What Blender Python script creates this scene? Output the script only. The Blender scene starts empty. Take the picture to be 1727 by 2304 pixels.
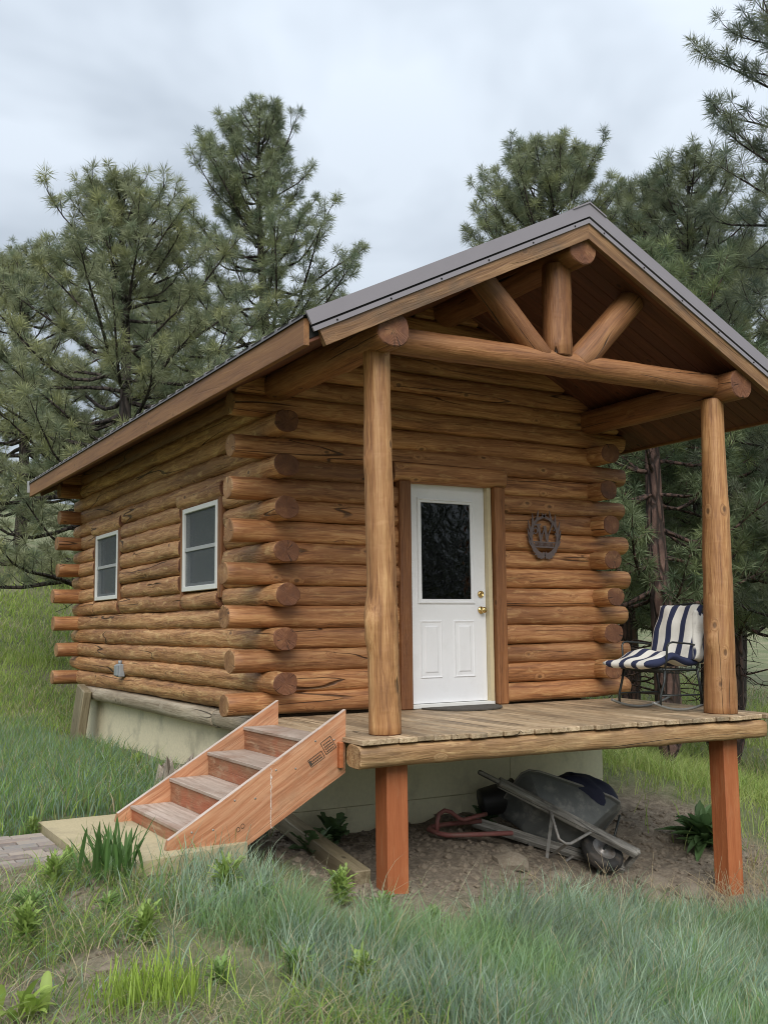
import bpy, bmesh, math, random
import numpy as np
from mathutils import Vector, Matrix, noise as mnoise

random.seed(7)
rng = np.random.default_rng(11)
scene = bpy.context.scene
COL = scene.collection

# ------------------------------------------------------------------ camera
CAM = Vector((-3.5412, -7.9821, 0.7419))
YAW, PITCH, ROLL, FPX = 0.5289, 0.1115, -0.0105, 2296.13
fw = Vector((math.sin(YAW) * math.cos(PITCH), math.cos(YAW) * math.cos(PITCH), math.sin(PITCH)))
rt = Vector((math.cos(YAW), -math.sin(YAW), 0))
up = rt.cross(fw)
r2 = rt * math.cos(ROLL) + up * math.sin(ROLL)
u2 = -rt * math.sin(ROLL) + up * math.cos(ROLL)
cam_data = bpy.data.cameras.new('camera')
cam = bpy.data.objects.new('camera', cam_data)
COL.objects.link(cam)
mw = Matrix((r2, u2, -fw)).transposed().to_4x4()
mw.translation = CAM
cam.matrix_world = mw
cam_data.sensor_fit = 'VERTICAL'
cam_data.sensor_height = 24.0
cam_data.lens = 24.0 * FPX / 2304.0
cam_data.clip_start = 0.05
cam_data.clip_end = 2000
scene.camera = cam

# ------------------------------------------------------------------ light
SUN_EL, SUN_AZ = math.radians(42), math.radians(205)      # azimuth from +Y, clockwise: behind the camera
world = bpy.data.worlds.new('World')
scene.world = world
world.use_nodes = True
wt = world.node_tree
for n in list(wt.nodes):
    wt.nodes.remove(n)
def wn(t, **k):
    n = wt.nodes.new(t)
    for a, b in k.items():
        setattr(n, a, b)
    return n
w_out = wn('ShaderNodeOutputWorld')
w_bg = wn('ShaderNodeBackground')
w_bg.inputs['Strength'].default_value = 0.1
w_sky = wn('ShaderNodeTexSky', sky_type='NISHITA', sun_disc=False)
w_sky.sun_elevation = SUN_EL
w_sky.sun_rotation = SUN_AZ
w_sky.dust_density = 3.0
w_tc = wn('ShaderNodeTexCoord')
w_sep = wn('ShaderNodeSeparateXYZ')
wt.links.new(w_tc.outputs['Generated'], w_sep.inputs[0])
def wm(op, a, b=None):
    n = wn('ShaderNodeMath', operation=op)
    for i, v in enumerate((a, b)):
        if v is None:
            continue
        if isinstance(v, (int, float)):
            n.inputs[i].default_value = v
        else:
            wt.links.new(v, n.inputs[i])
    return n.outputs[0]
zc = wm('MAXIMUM', w_sep.outputs['Z'], 0.0)
den = wm('ADD', zc, 0.42)
cx = wm('DIVIDE', w_sep.outputs['X'], den)
cy = wm('DIVIDE', w_sep.outputs['Y'], den)
w_cmb = wn('ShaderNodeCombineXYZ')
wt.links.new(cx, w_cmb.inputs[0]); wt.links.new(cy, w_cmb.inputs[1])
w_n = wn('ShaderNodeTexNoise')
w_n.inputs['Scale'].default_value = 2.6
w_n.inputs['Detail'].default_value = 4.0
w_n.inputs['Roughness'].default_value = 0.5
w_n.inputs['Distortion'].default_value = 0.5
wt.links.new(w_cmb.outputs[0], w_n.inputs['Vector'])
w_r = wn('ShaderNodeValToRGB')
w_r.color_ramp.elements[0].position = 0.32
w_r.color_ramp.elements[0].color = (0.225, 0.255, 0.293, 1)
w_r.color_ramp.elements[1].position = 0.58
w_r.color_ramp.elements[1].color = (0.370, 0.408, 0.452, 1)
wt.links.new(w_n.outputs[0], w_r.inputs[0])
w_gr = wm('ADD', wm('MULTIPLY', zc, 1.2), 0.55)          # an overcast sky is brighter overhead
w_mul = wn('ShaderNodeVectorMath', operation='SCALE')
wt.links.new(w_r.outputs[0], w_mul.inputs[0])
wt.links.new(wm('MULTIPLY', w_gr, 10.0), w_mul.inputs['Scale'])
w_mix = wn('ShaderNodeMix', data_type='RGBA')
w_mix.inputs[0].default_value = 0.93
wt.links.new(w_sky.outputs[0], w_mix.inputs[6])
wt.links.new(w_mul.outputs[0], w_mix.inputs[7])
wt.links.new(w_mix.outputs[2], w_bg.inputs['Color'])
wt.links.new(w_bg.outputs[0], w_out.inputs[0])

sun_d = bpy.data.lights.new('sun', 'SUN')
sun_d.energy = 1.5
sun_d.angle = math.radians(42)
sun_d.color = (1.0, 0.96, 0.90)
sun = bpy.data.objects.new('sun', sun_d)
COL.objects.link(sun)
sdir = Vector((math.sin(SUN_AZ) * math.cos(SUN_EL), math.cos(SUN_AZ) * math.cos(SUN_EL), math.sin(SUN_EL)))
sun.rotation_euler = sdir.to_track_quat('Z', 'Y').to_euler()
sun.location = sdir * 60

vs = scene.view_settings
vs.view_transform = 'Standard'
vs.look = 'None'
vs.exposure = 1.06
vs.gamma = 1.0
vs.use_curve_mapping = False
scene.render.engine = 'CYCLES'
scene.cycles.max_bounces = 6
scene.cycles.diffuse_bounces = 4
scene.cycles.transparent_max_bounces = 8
scene.cycles.filter_width = 1.0
scene.cycles.use_denoising = True
scene.cycles.caustics_reflective = False
scene.cycles.caustics_refractive = False

# ------------------------------------------------------------------ helpers: materials
def lin(r, g, b):
    f = lambda c: ((c / 255 + 0.055) / 1.055) ** 2.4 if c > 10 else c / 255 / 12.92
    return (f(r), f(g), f(b), 1.0)

class NT:
    def __init__(self, name):
        self.m = bpy.data.materials.new(name)
        self.m.use_nodes = True
        self.t = self.m.node_tree
        self.b = self.t.nodes['Principled BSDF']
        self.out = self.t.nodes['Material Output']
    def n(self, typ, **k):
        n = self.t.nodes.new(typ)
        for a, b in k.items():
            setattr(n, a, b)
        return n
    def put(self, sock, v):
        if v is None:
            return
        if hasattr(v, 'links') or isinstance(v, bpy.types.NodeSocket):
            self.t.links.new(v, sock)
        else:
            if sock.type == 'RGBA' and isinstance(v, (tuple, list)) and len(v) == 3:
                v = (*v, 1)
            sock.default_value = v
    def coord(self, which='Object', rand=True):
        tc = self.n('ShaderNodeTexCoord').outputs[which]
        if not rand:
            return tc
        oi = self.n('ShaderNodeObjectInfo').outputs['Random']
        s = self.n('ShaderNodeVectorMath', operation='SCALE')
        s.inputs[0].default_value = (37.0, 53.0, 71.0)
        self.put(s.inputs['Scale'], oi)
        a = self.n('ShaderNodeVectorMath', operation='ADD')
        self.put(a.inputs[0], tc); self.put(a.inputs[1], s.outputs[0])
        return a.outputs[0]
    def rand(self):
        return self.n('ShaderNodeObjectInfo').outputs['Random']
    def map(self, v, scale=(1, 1, 1), rot=(0, 0, 0), loc=(0, 0, 0)):
        m = self.n('ShaderNodeMapping')
        self.put(m.inputs['Vector'], v)
        m.inputs['Scale'].default_value = scale
        m.inputs['Rotation'].default_value = rot
        m.inputs['Location'].default_value = loc
        return m.outputs[0]
    def noise(self, v, scale=1.0, detail=3.0, rough=0.5, dist=0.0):
        n = self.n('ShaderNodeTexNoise')
        self.put(n.inputs['Vector'], v)
        n.inputs['Scale'].default_value = scale
        n.inputs['Detail'].default_value = detail
        n.inputs['Roughness'].default_value = rough
        n.inputs['Distortion'].default_value = dist
        return n.outputs[0]
    def voro(self, v, scale=1.0, feature='F1', out='Distance', rnd=1.0):
        n = self.n('ShaderNodeTexVoronoi', feature=feature)
        self.put(n.inputs['Vector'], v)
        n.inputs['Scale'].default_value = scale
        n.inputs['Randomness'].default_value = rnd
        return n.outputs[out]
    def ramp(self, f, stops):
        r = self.n('ShaderNodeValToRGB')
        e = r.color_ramp.elements
        while len(e) < len(stops):
            e.new(0.5)
        for i, (p, c) in enumerate(stops):
            e[i].position = p
            e[i].color = c if len(c) == 4 else (*c, 1)
        self.put(r.inputs[0], f)
        return r.outputs[0]
    def step(self, f, a, b, x=0.0, y=1.0):
        r = self.n('ShaderNodeMapRange', interpolation_type='SMOOTHSTEP')
        self.put(r.inputs[0], f)
        r.inputs[1].default_value = a; r.inputs[2].default_value = b
        r.inputs[3].default_value = x; r.inputs[4].default_value = y
        return r.outputs[0]
    def math(self, op, a, b=None):
        n = self.n('ShaderNodeMath', operation=op)
        self.put(n.inputs[0], a)
        if b is not None:
            self.put(n.inputs[1], b)
        return n.outputs[0]
    def mix(self, f, a, b, mode='MIX'):
        n = self.n('ShaderNodeMix', data_type='RGBA', blend_type=mode)
        self.put(n.inputs[0], f); self.put(n.inputs[6], a); self.put(n.inputs[7], b)
        return n.outputs[2]
    def bump(self, h, strength=0.3, dist=0.01, normal=None):
        n = self.n('ShaderNodeBump')
        n.inputs['Strength'].default_value = strength
        n.inputs['Distance'].default_value = dist
        self.put(n.inputs['Height'], h)
        if normal is not None:
            self.put(n.inputs['Normal'], normal)
        return n.outputs[0]
    def fin(self, color=None, rough=0.6, normal=None, metal=0.0, spec=None):
        b = self.b
        self.put(b.inputs['Base Color'], color)
        self.put(b.inputs['Roughness'], rough)
        b.inputs['Metallic'].default_value = metal
        if spec is not None:
            b.inputs['Specular IOR Level'].default_value = spec
        if normal is not None:
            self.put(b.inputs['Normal'], normal)
        return self.m

M = {}

def wood(name, dark, mid, light, gs=1.0, knots=0.8, checks=0.8, worn=None, worn_amt=0.5, rough=0.6, bump=0.5,
         rot=(0, 0, 0), stain=None, stain_amt=0.0, vary=0.25, rand=True, knot_col=None):
    """Long-grained wood; grain runs along the piece's own X axis."""
    t = NT(name)
    v = t.map(t.coord('Object', rand), rot=rot)
    wob = t.noise(t.map(v, (1.6, 3, 3)), 1.0, 2, 0.5)
    # knots: a few of the cells carry one
    kv = t.map(v, (4.2, 7.0, 7.0))
    kd = t.voro(kv, 1.0)
    kcol = t.n('ShaderNodeSeparateColor'); t.put(kcol.inputs[0], t.voro(kv, 1.0, 'F1', 'Color'))
    khas = t.step(kcol.outputs[0], 0.60, 0.62)
    kmask = t.math('MULTIPLY', t.step(kd, 0.07, 0.16, 1.0, 0.0), khas)
    khalo = t.math('MULTIPLY', t.step(kd, 0.15, 0.32, 1.0, 0.0), khas)
    kring = khalo
    gv = t.n('ShaderNodeVectorMath', operation='MULTIPLY_ADD')
    t.put(gv.inputs[0], t.n('ShaderNodeCombineXYZ').outputs[0])
    cmb = gv.inputs[0].links[0].from_node
    t.put(cmb.inputs[1], kring); t.put(cmb.inputs[2], wob)
    gv.inputs[1].default_value = (0, 0.10 * knots, 0.08)
    t.put(gv.inputs[2], v)
    g1 = t.noise(t.map(gv.outputs[0], (1.1 * gs, 24 * gs, 24 * gs)), 1.0, 4, 0.62, 0.3)
    g2 = t.noise(t.map(gv.outputs[0], (5 * gs, 100 * gs, 100 * gs)), 1.0, 2, 0.6)
    low = t.noise(t.map(v, (0.9, 2.4, 2.4)), 1.0, 3, 0.5)
    g = t.math('ADD', t.math('MULTIPLY', g1, 0.65), t.math('MULTIPLY', g2, 0.35))
    c = t.ramp(g, [(0.35, dark), (0.49, mid), (0.63, light)])
    c = t.mix(t.step(low, 0.35, 0.68, 0.0, 0.55), c, dark)
    if worn is not None:
        wv = t.noise(t.map(v, (4.5, 20, 20)), 1.0, 4, 0.62, 0.5)
        c = t.mix(t.math('MULTIPLY', t.step(wv, 0.52, 0.70), worn_amt), c, worn)
    if stain is not None:
        sv = t.noise(t.map(v, (2.2, 3.2, 3.2), loc=(9, 2, 4)), 1.0, 4, 0.65)
        c = t.mix(t.math('MULTIPLY', t.step(sv, 0.46, 0.66), stain_amt), c, stain)
    rv = t.n('ShaderNodeMapRange'); t.put(rv.inputs[0], t.rand())
    rv.inputs[3].default_value = 1.0 - vary; rv.inputs[4].default_value = 1.0 + vary * 0.7
    sc = t.n('ShaderNodeVectorMath', operation='SCALE'); t.put(sc.inputs[0], c); t.put(sc.inputs['Scale'], rv.outputs[0])
    c = sc.outputs[0]
    kc = knot_col or tuple(x * 0.28 for x in dark[:3])
    c = t.mix(t.math('MULTIPLY', khalo, 0.30 * knots), c, light)
    c = t.mix(t.math('MULTIPLY', kmask, 0.9 * knots), c, (*kc[:3], 1))
    # drying checks: thin dark splits along the grain
    cn = t.noise(t.map(v, (0.26, 4.5, 4.5), loc=(3, 7, 1)), 1.0, 1.5, 0.35)
    line = t.step(t.math('ABSOLUTE', t.math('SUBTRACT', cn, 0.5)), 0.0015, 0.006, 1.0, 0.0)
    cm = t.step(t.noise(t.map(v, (0.8, 2.5, 2.5), loc=(1, 8, 5)), 1.0, 1), 0.47, 0.54)
    chk = t.math('MULTIPLY', t.math('MULTIPLY', line, cm), checks)
    c = t.mix(chk, c, tuple(x * 0.10 for x in dark[:3]) + (1,))
    h = t.math('SUBTRACT', t.math('ADD', t.math('MULTIPLY', g1, 0.5), t.math('MULTIPLY', g2, 0.35)), t.math('MULTIPLY', chk, 1.6))
    h = t.math('SUBTRACT', h, t.math('MULTIPLY', kmask, 0.3 * knots))
    hew = t.noise(t.map(v, (11, 5, 5)), 1.0, 2, 0.5, 0.4)
    h = t.math('ADD', h, t.math('ADD', t.math('MULTIPLY', low, 0.8), t.math('MULTIPLY', hew, 0.5)))
    M[name] = t.fin(c, rough, t.bump(h, min(1.0, bump * 1.5), 0.014))
    return M[name]

def sc3(c, k):
    return (c[0] * k, c[1] * k, c[2] * k, 1.0)

STD, STM, STL = (0.160, 0.060, 0.021, 1), (0.400, 0.176, 0.067, 1), (0.59, 0.310, 0.132, 1)
wood('wood_log', STD, STM, STL, worn=(0.63, 0.385, 0.165, 1), worn_amt=0.40, vary=0.20)
wood('wood_log_side', (0.180, 0.075, 0.028, 1), (0.440, 0.215, 0.086, 1), (0.66, 0.385, 0.175, 1), worn=(0.70, 0.46, 0.21, 1), worn_amt=0.62, vary=0.16, bump=0.65)
wood('wood_post', (0.17, 0.07, 0.025, 1), (0.37, 0.18, 0.068, 1), (0.53, 0.30, 0.13, 1), gs=0.9, worn=(0.27, 0.12, 0.048, 1), worn_amt=0.35, vary=0.06, checks=0.9)
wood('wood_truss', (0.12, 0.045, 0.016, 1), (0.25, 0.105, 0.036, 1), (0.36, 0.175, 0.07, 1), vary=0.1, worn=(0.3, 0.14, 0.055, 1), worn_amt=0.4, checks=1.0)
wood('wood_trim', (0.13, 0.048, 0.016, 1), (0.24, 0.095, 0.031, 1), (0.33, 0.145, 0.052, 1), gs=1.2, vary=0.1, checks=0.35)
wood('wood_barge', (0.11, 0.055, 0.025, 1), (0.22, 0.115, 0.05, 1), (0.34, 0.20, 0.095, 1), gs=1.0, vary=0.05, knots=0.5, checks=0.3, stain=(0.10, 0.07, 0.045, 1), stain_amt=0.6)
wood('wood_fascia', (0.16, 0.068, 0.024, 1), (0.235, 0.108, 0.038, 1), (0.30, 0.15, 0.055, 1), gs=0.8, vary=0.03, knots=0.5, checks=0.1, bump=0.25)
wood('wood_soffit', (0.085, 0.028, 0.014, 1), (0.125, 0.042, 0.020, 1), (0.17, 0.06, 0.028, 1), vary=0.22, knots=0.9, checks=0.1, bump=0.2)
wood('wood_sill', (0.22, 0.165, 0.11, 1), (0.40, 0.33, 0.235, 1), (0.55, 0.47, 0.355, 1), vary=0.04, worn=(0.48, 0.38, 0.26, 1), worn_amt=0.6)
wood('wood_deck', (0.22, 0.145, 0.08, 1), (0.44, 0.32, 0.195, 1), (0.61, 0.475, 0.315, 1), gs=1.1, vary=0.22, knots=0.5, checks=0.6, stain=(0.16, 0.125, 0.085, 1), stain_amt=0.55)
wood('wood_beam', (0.18, 0.095, 0.04, 1), (0.33, 0.19, 0.085, 1), (0.46, 0.30, 0.15, 1), vary=0.05, worn=(0.5, 0.33, 0.16, 1), worn_amt=0.6, stain=(0.10, 0.07, 0.04, 1), stain_amt=0.3)
wood('wood_grey', (0.12, 0.11, 0.095, 1), (0.32, 0.305, 0.27, 1), (0.52, 0.50, 0.45, 1), gs=1.4, vary=0.05, stain=(0.035, 0.033, 0.03, 1), stain_amt=0.75)
wood('wood_timber', (0.13, 0.105, 0.062, 1), (0.22, 0.18, 0.11, 1), (0.31, 0.265, 0.175, 1), vary=0.1, checks=0.5)
wood('wood_stump', (0.09, 0.07, 0.05, 1), (0.24, 0.20, 0.155, 1), (0.40, 0.35, 0.28, 1), gs=0.9, checks=1.0, vary=0.02)
wood('ply_side', (0.30, 0.115, 0.052, 1), (0.50, 0.230, 0.115, 1), (0.66, 0.375, 0.215, 1), gs=0.8, vary=0.05, knots=0.75, checks=0.12, rot=(0, math.radians(32), 0), stain=(0.26, 0.15, 0.085, 1), stain_amt=0.45,
     worn=(0.55, 0.33, 0.20, 1), worn_amt=0.45, bump=0.35, knot_col=(0.16, 0.04, 0.015))
wood('ply_riser', (0.20, 0.085, 0.042, 1), (0.34, 0.155, 0.08, 1), (0.44, 0.25, 0.15, 1), gs=0.9, vary=0.12, knots=0.2, checks=0.1, stain=(0.36, 0.10, 0.045, 1), stain_amt=0.8,
     worn=(0.46, 0.33, 0.21, 1), worn_amt=0.6)
wood('ply_tread', (0.28, 0.21, 0.165, 1), (0.44, 0.35, 0.285, 1), (0.56, 0.46, 0.39, 1), gs=1.0, vary=0.08, knots=0.15, checks=0.25, stain=(0.25, 0.13, 0.08, 1), stain_amt=0.5)
wood('ply_edge', (0.42, 0.32, 0.26, 1), (0.56, 0.46, 0.40, 1), (0.66, 0.57, 0.51, 1), gs=2.0, vary=0.02, knots=0.0, checks=0.2)
wood('post_paint', (0.30, 0.088, 0.029, 1), (0.37, 0.112, 0.038, 1), (0.43, 0.15, 0.056, 1), gs=0.9, vary=0.05, knots=0.35, checks=0.05, worn=(0.45, 0.21, 0.10, 1), worn_amt=0.25, bump=0.25)

def m_end(name, ca, cb, cc):
    t = NT(name)
    co = t.coord('Object', False)
    sp = t.n('ShaderNodeSeparateXYZ'); t.put(sp.inputs[0], co)
    r = t.math('SQRT', t.math('ADD', t.math('MULTIPLY', sp.outputs[1], sp.outputs[1]), t.math('MULTIPLY', sp.outputs[2], sp.outputs[2])))
    wob = t.noise(co, 9, 3)
    rings = t.math('SINE', t.math('MULTIPLY', t.math('ADD', r, t.math('MULTIPLY', wob, 0.02)), 620.0))
    ang = t.n('ShaderNodeMath', operation='ARCTAN2'); t.put(ang.inputs[0], sp.outputs[1]); t.put(ang.inputs[1], sp.outputs[2])
    av = t.n('ShaderNodeCombineXYZ'); t.put(av.inputs[0], t.math('MULTIPLY', ang.outputs[0], 1.1)); t.put(av.inputs[1], t.math('MULTIPLY', t.rand(), 60.0))
    rad = t.noise(av.outputs[0], 1.0, 2.5)
    crack = t.math('MULTIPLY', t.step(t.math('ABSOLUTE', t.math('SUBTRACT', rad, 0.5)), 0.003, 0.012, 1.0, 0.0), t.step(t.noise(t.coord('Object'), 14, 2), 0.45, 0.6))
    low = t.noise(t.coord('Object'), 7, 4, 0.65)
    c = t.ramp(low, [(0.3, ca), (0.55, cb), (0.75, cc)])
    c = t.mix(t.math('MULTIPLY', t.step(rings, 0.2, 1.0), 0.25), c, (0.08, 0.03, 0.014, 1))
    c = t.mix(t.math('MULTIPLY', crack, 0.8), c, (0.018, 0.008, 0.005, 1))
    M[name] = t.fin(c, 0.7, t.bump(t.math('SUBTRACT', t.math('MULTIPLY', rings, 0.15), crack), 0.5, 0.01))
m_end('wood_end', (0.10, 0.037, 0.018, 1), (0.19, 0.076, 0.033, 1), (0.34, 0.17, 0.078, 1))
m_end('wood_end_pale', (0.16, 0.068, 0.026, 1), (0.34, 0.175, 0.072, 1), (0.56, 0.38, 0.20, 1))

def plain(name, col, rough=0.5, metal=0.0, nscale=20, namt=0.15, bump=0.05, spec=None, dirt=None, dirt_amt=0.0, dirt_scale=4, rand=True):
    t = NT(name)
    co = t.coord('Object', rand)
    n = t.noise(co, nscale, 4, 0.6)
    c = t.mix(t.step(n, 0.3, 0.7, 0.0, namt), (*col[:3], 1), sc3(col, 0.55))
    if dirt is not None:
        d = t.noise(t.map(co, (1, 1, 1), loc=(4, 1, 7)), dirt_scale, 5, 0.65)
        c = t.mix(t.math('MULTIPLY', t.step(d, 0.48, 0.66), dirt_amt), c, dirt)
    rr = t.math('ADD', t.math('MULTIPLY', n, 0.15), rough - 0.07)
    M[name] = t.fin(c, rr, t.bump(n, bump, 0.01), metal, spec)
    return M[name]

plain('metal_trim', (0.235, 0.218, 0.24), 0.42, 0.0, 3, 0.12, 0.01)
plain('metal_roof', (0.115, 0.108, 0.115), 0.4, 0.0, 3, 0.12, 0.01)
plain('metal_galv', (0.40, 0.41, 0.42), 0.4, 0.4, 6, 0.3, 0.02)
plain('dark_gap', (0.012, 0.011, 0.011), 0.9)
plain('foam_cream', (0.82, 0.77, 0.53), 0.75, 0, 30, 0.14, 0.08, dirt=(0.42, 0.38, 0.25, 1), dirt_amt=0.40, dirt_scale=2.2)
plain('concrete_tan', (0.46, 0.385, 0.235), 0.85, 0, 60, 0.3, 0.2, dirt=(0.27, 0.225, 0.145, 1), dirt_amt=0.5, dirt_scale=3)
plain('render_side', (0.74, 0.66, 0.46), 0.85, 0, 40, 0.25, 0.2, dirt=(0.33, 0.30, 0.21, 1), dirt_amt=0.6, dirt_scale=1.6)
plain('vinyl_white', (0.78, 0.78, 0.75), 0.4, 0, 10, 0.05, 0.01)
plain('vinyl_grey', (0.42, 0.43, 0.43), 0.5, 0, 10, 0.1, 0.01)
plain('door_white', (0.80, 0.81, 0.83), 0.42, 0, 6, 0.04, 0.01, dirt=(0.6, 0.6, 0.58, 1), dirt_amt=0.15, dirt_scale=5)
plain('jamb_cream', (0.62, 0.53, 0.34), 0.5, 0, 12, 0.15, 0.03)
plain('brass', (0.72, 0.52, 0.22), 0.22, 1.0, 12, 0.1, 0.0)
def m_screen():
    t = NT('screen_grey')
    t.fin((0.15, 0.168, 0.180, 1), 0.8)
    tr = t.n('ShaderNodeBsdfTransparent')
    mx = t.n('ShaderNodeMixShader'); mx.inputs[0].default_value = 0.62
    t.put(mx.inputs[1], t.b.outputs[0]); t.put(mx.inputs[2], tr.outputs[0])
    t.t.links.new(mx.outputs[0], t.out.inputs[0])
    M['screen_grey'] = t.m
m_screen()
plain('black_metal', (0.022, 0.026, 0.026), 0.45, 0.2, 30, 0.2, 0.05)
plain('rocker_metal', (0.20, 0.20, 0.185), 0.5, 0.3, 30, 0.3, 0.05)
plain('grey_metal', (0.33, 0.32, 0.30), 0.55, 0.4, 25, 0.4, 0.08, dirt=(0.12, 0.08, 0.05, 1), dirt_amt=0.5, dirt_scale=14)
plain('red_tube', (0.26, 0.095, 0.085), 0.55, 0.0, 25, 0.3, 0.05, dirt=(0.17, 0.11, 0.08, 1), dirt_amt=0.5, dirt_scale=9)
plain('tray_black', (0.12, 0.127, 0.124), 0.5, 0.0, 14, 0.3, 0.05, dirt=(0.30, 0.295, 0.27, 1), dirt_amt=0.6, dirt_scale=6)
plain('bucket_black', (0.016, 0.016, 0.017), 0.5, 0.0)
plain('rubber', (0.026, 0.025, 0.024), 0.75, 0.0, 30, 0.3, 0.1, dirt=(0.11, 0.09, 0.07, 1), dirt_amt=0.5, dirt_scale=10)
plain('rim_metal', (0.33, 0.31, 0.29), 0.45, 0.5, 20, 0.4, 0.05, dirt=(0.16, 0.11, 0.08, 1), dirt_amt=0.5, dirt_scale=14)
plain('navy_cloth', (0.012, 0.015, 0.045), 0.7, 0, 40, 0.3, 0.1)
plain('sign_metal', (0.165, 0.125, 0.12), 0.5, 0.3, 40, 0.3, 0.05)
plain('outlet_grey', (0.33, 0.36, 0.38), 0.5, 0.2, 20, 0.2, 0.03)
plain('mat_dark', (0.085, 0.075, 0.062), 0.95, 0, 120, 0.6, 0.5)
plain('ink_black', (0.06, 0.045, 0.03), 0.8)
plain('rock', (0.215, 0.18, 0.135), 0.9, 0, 9, 0.5, 0.5, dirt=(0.15, 0.115, 0.08, 1), dirt_amt=0.6, dirt_scale=5)
plain('clod', (0.20, 0.162, 0.12), 0.95, 0, 25, 0.5, 0.5)
plain('interior', (0.20, 0.15, 0.10), 0.9)
plain('pale_board', (0.6, 0.6, 0.58), 0.7)

def m_brick():
    t = NT('brick')
    co = t.coord('Object')
    n = t.noise(co, 30, 5, 0.65)
    r = t.rand()
    c = t.ramp(r, [(0.0, (0.17, 0.14, 0.125, 1)), (0.35, (0.27, 0.21, 0.18, 1)), (0.7, (0.22, 0.205, 0.19, 1)), (1.0, (0.34, 0.28, 0.23, 1))])
    c = t.mix(t.step(n, 0.45, 0.7, 0, 0.6), c, (0.33, 0.27, 0.195, 1))
    M['brick'] = t.fin(c, 0.9, t.bump(n, 0.4, 0.01))
m_brick()

def m_glass(name, bump=0.0, tint=(0.78, 0.80, 0.82, 1)):
    t = NT(name)
    gl = t.n('ShaderNodeBsdfGlossy'); gl.inputs['Roughness'].default_value = 0.03
    tr = t.n('ShaderNodeBsdfTransparent'); tr.inputs[0].default_value = tint
    fr = t.n('ShaderNodeFresnel'); fr.inputs['IOR'].default_value = 1.6
    if bump:
        co = t.coord('Object', False)
        v = t.voro(co, 13, 'SMOOTH_F1')
        n = t.noise(co, 6, 2, 0.5, 1.0)
        nm = t.bump(t.math('ADD', v, t.math('MULTIPLY', n, 1.5)), bump, 0.03)
        t.put(gl.inputs['Normal'], nm); t.put(fr.inputs['Normal'], nm)
    mx = t.n('ShaderNodeMixShader')
    t.put(mx.inputs[0], fr.outputs[0]); t.put(mx.inputs[1], tr.outputs[0]); t.put(mx.inputs[2], gl.outputs[0])
    t.t.links.new(mx.outputs[0], t.out.inputs[0])
    M[name] = t.m
m_glass('glass')
m_glass('glass_wavy', 0.10, (0.22, 0.24, 0.25, 1))

def m_stripe():
    t = NT('stripe_cloth')
    co = t.coord('Object', False)
    sp = t.n('ShaderNodeSeparateXYZ'); t.put(sp.inputs[0], co)
    wob = t.noise(co, 3, 2)
    y = t.math('ADD', sp.outputs[1], t.math('MULTIPLY', t.math('SUBTRACT', wob, 0.5), 0.02))
    s = t.math('FRACT', t.math('ADD', t.math('MULTIPLY', y, 1 / 0.150), 0.25))
    st = t.step(t.math('ABSOLUTE', t.math('SUBTRACT', s, 0.5)), 0.20, 0.225, 1.0, 0.0)
    n = t.noise(co, 90, 3)
    cl = t.noise(co, 6, 4)
    white = t.mix(t.step(cl, 0.45, 0.7, 0, 0.35), (0.66, 0.64, 0.59, 1), (0.50, 0.47, 0.41, 1))
    c = t.mix(st, white, (0.016, 0.022, 0.062, 1))
    M['stripe_cloth'] = t.fin(c, 0.9, t.bump(t.math('ADD', n, t.math('MULTIPLY', cl, 2)), 0.3, 0.01))
m_stripe()

def m_attr(name, rough=0.55, trans=0.3, spec=0.3):
    t = NT(name)
    a = t.n('ShaderNodeAttribute', attribute_name='col')
    t.fin(a.outputs['Color'], rough, None, 0.0, spec)
    tr = t.n('ShaderNodeBsdfTranslucent')
    t.put(tr.inputs[0], a.outputs['Color'])
    mx = t.n('ShaderNodeMixShader'); mx.inputs[0].default_value = trans
    t.put(mx.inputs[1], t.b.outputs[0]); t.put(mx.inputs[2], tr.outputs[0])
    t.t.links.new(mx.outputs[0], t.out.inputs[0])
    M[name] = t.m
m_attr('blade', 0.55, 0.45)
m_attr('needle', 0.5, 0.35, 0.35)
m_attr('leaf', 0.5, 0.4, 0.4)

def m_bark(name, a, b, c_):
    t = NT(name)
    co = t.coord('Object')
    v = t.voro(t.map(co, (9, 9, 2.4)), 1.0, 'DISTANCE_TO_EDGE')
    n = t.noise(t.map(co, (10, 10, 4)), 1.0, 5, 0.65)
    c = t.ramp(n, [(0.3, a), (0.55, b), (0.75, c_)])
    crk = t.step(v, 0.02, 0.14, 1.0, 0.0)
    c = t.mix(t.math('MULTIPLY', crk, 0.85), c, (0.018, 0.013, 0.011, 1))
    M[name] = t.fin(c, 0.9, t.bump(t.math('ADD', n, t.math('MULTIPLY', t.step(v, 0, 0.2), 1.5)), 0.9, 0.03))
m_bark('bark_red', (0.06, 0.036, 0.03, 1), (0.115, 0.066, 0.052, 1), (0.19, 0.12, 0.095, 1))
m_bark('bark_dark', (0.035, 0.028, 0.024, 1), (0.07, 0.055, 0.047, 1), (0.12, 0.095, 0.08, 1))

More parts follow.
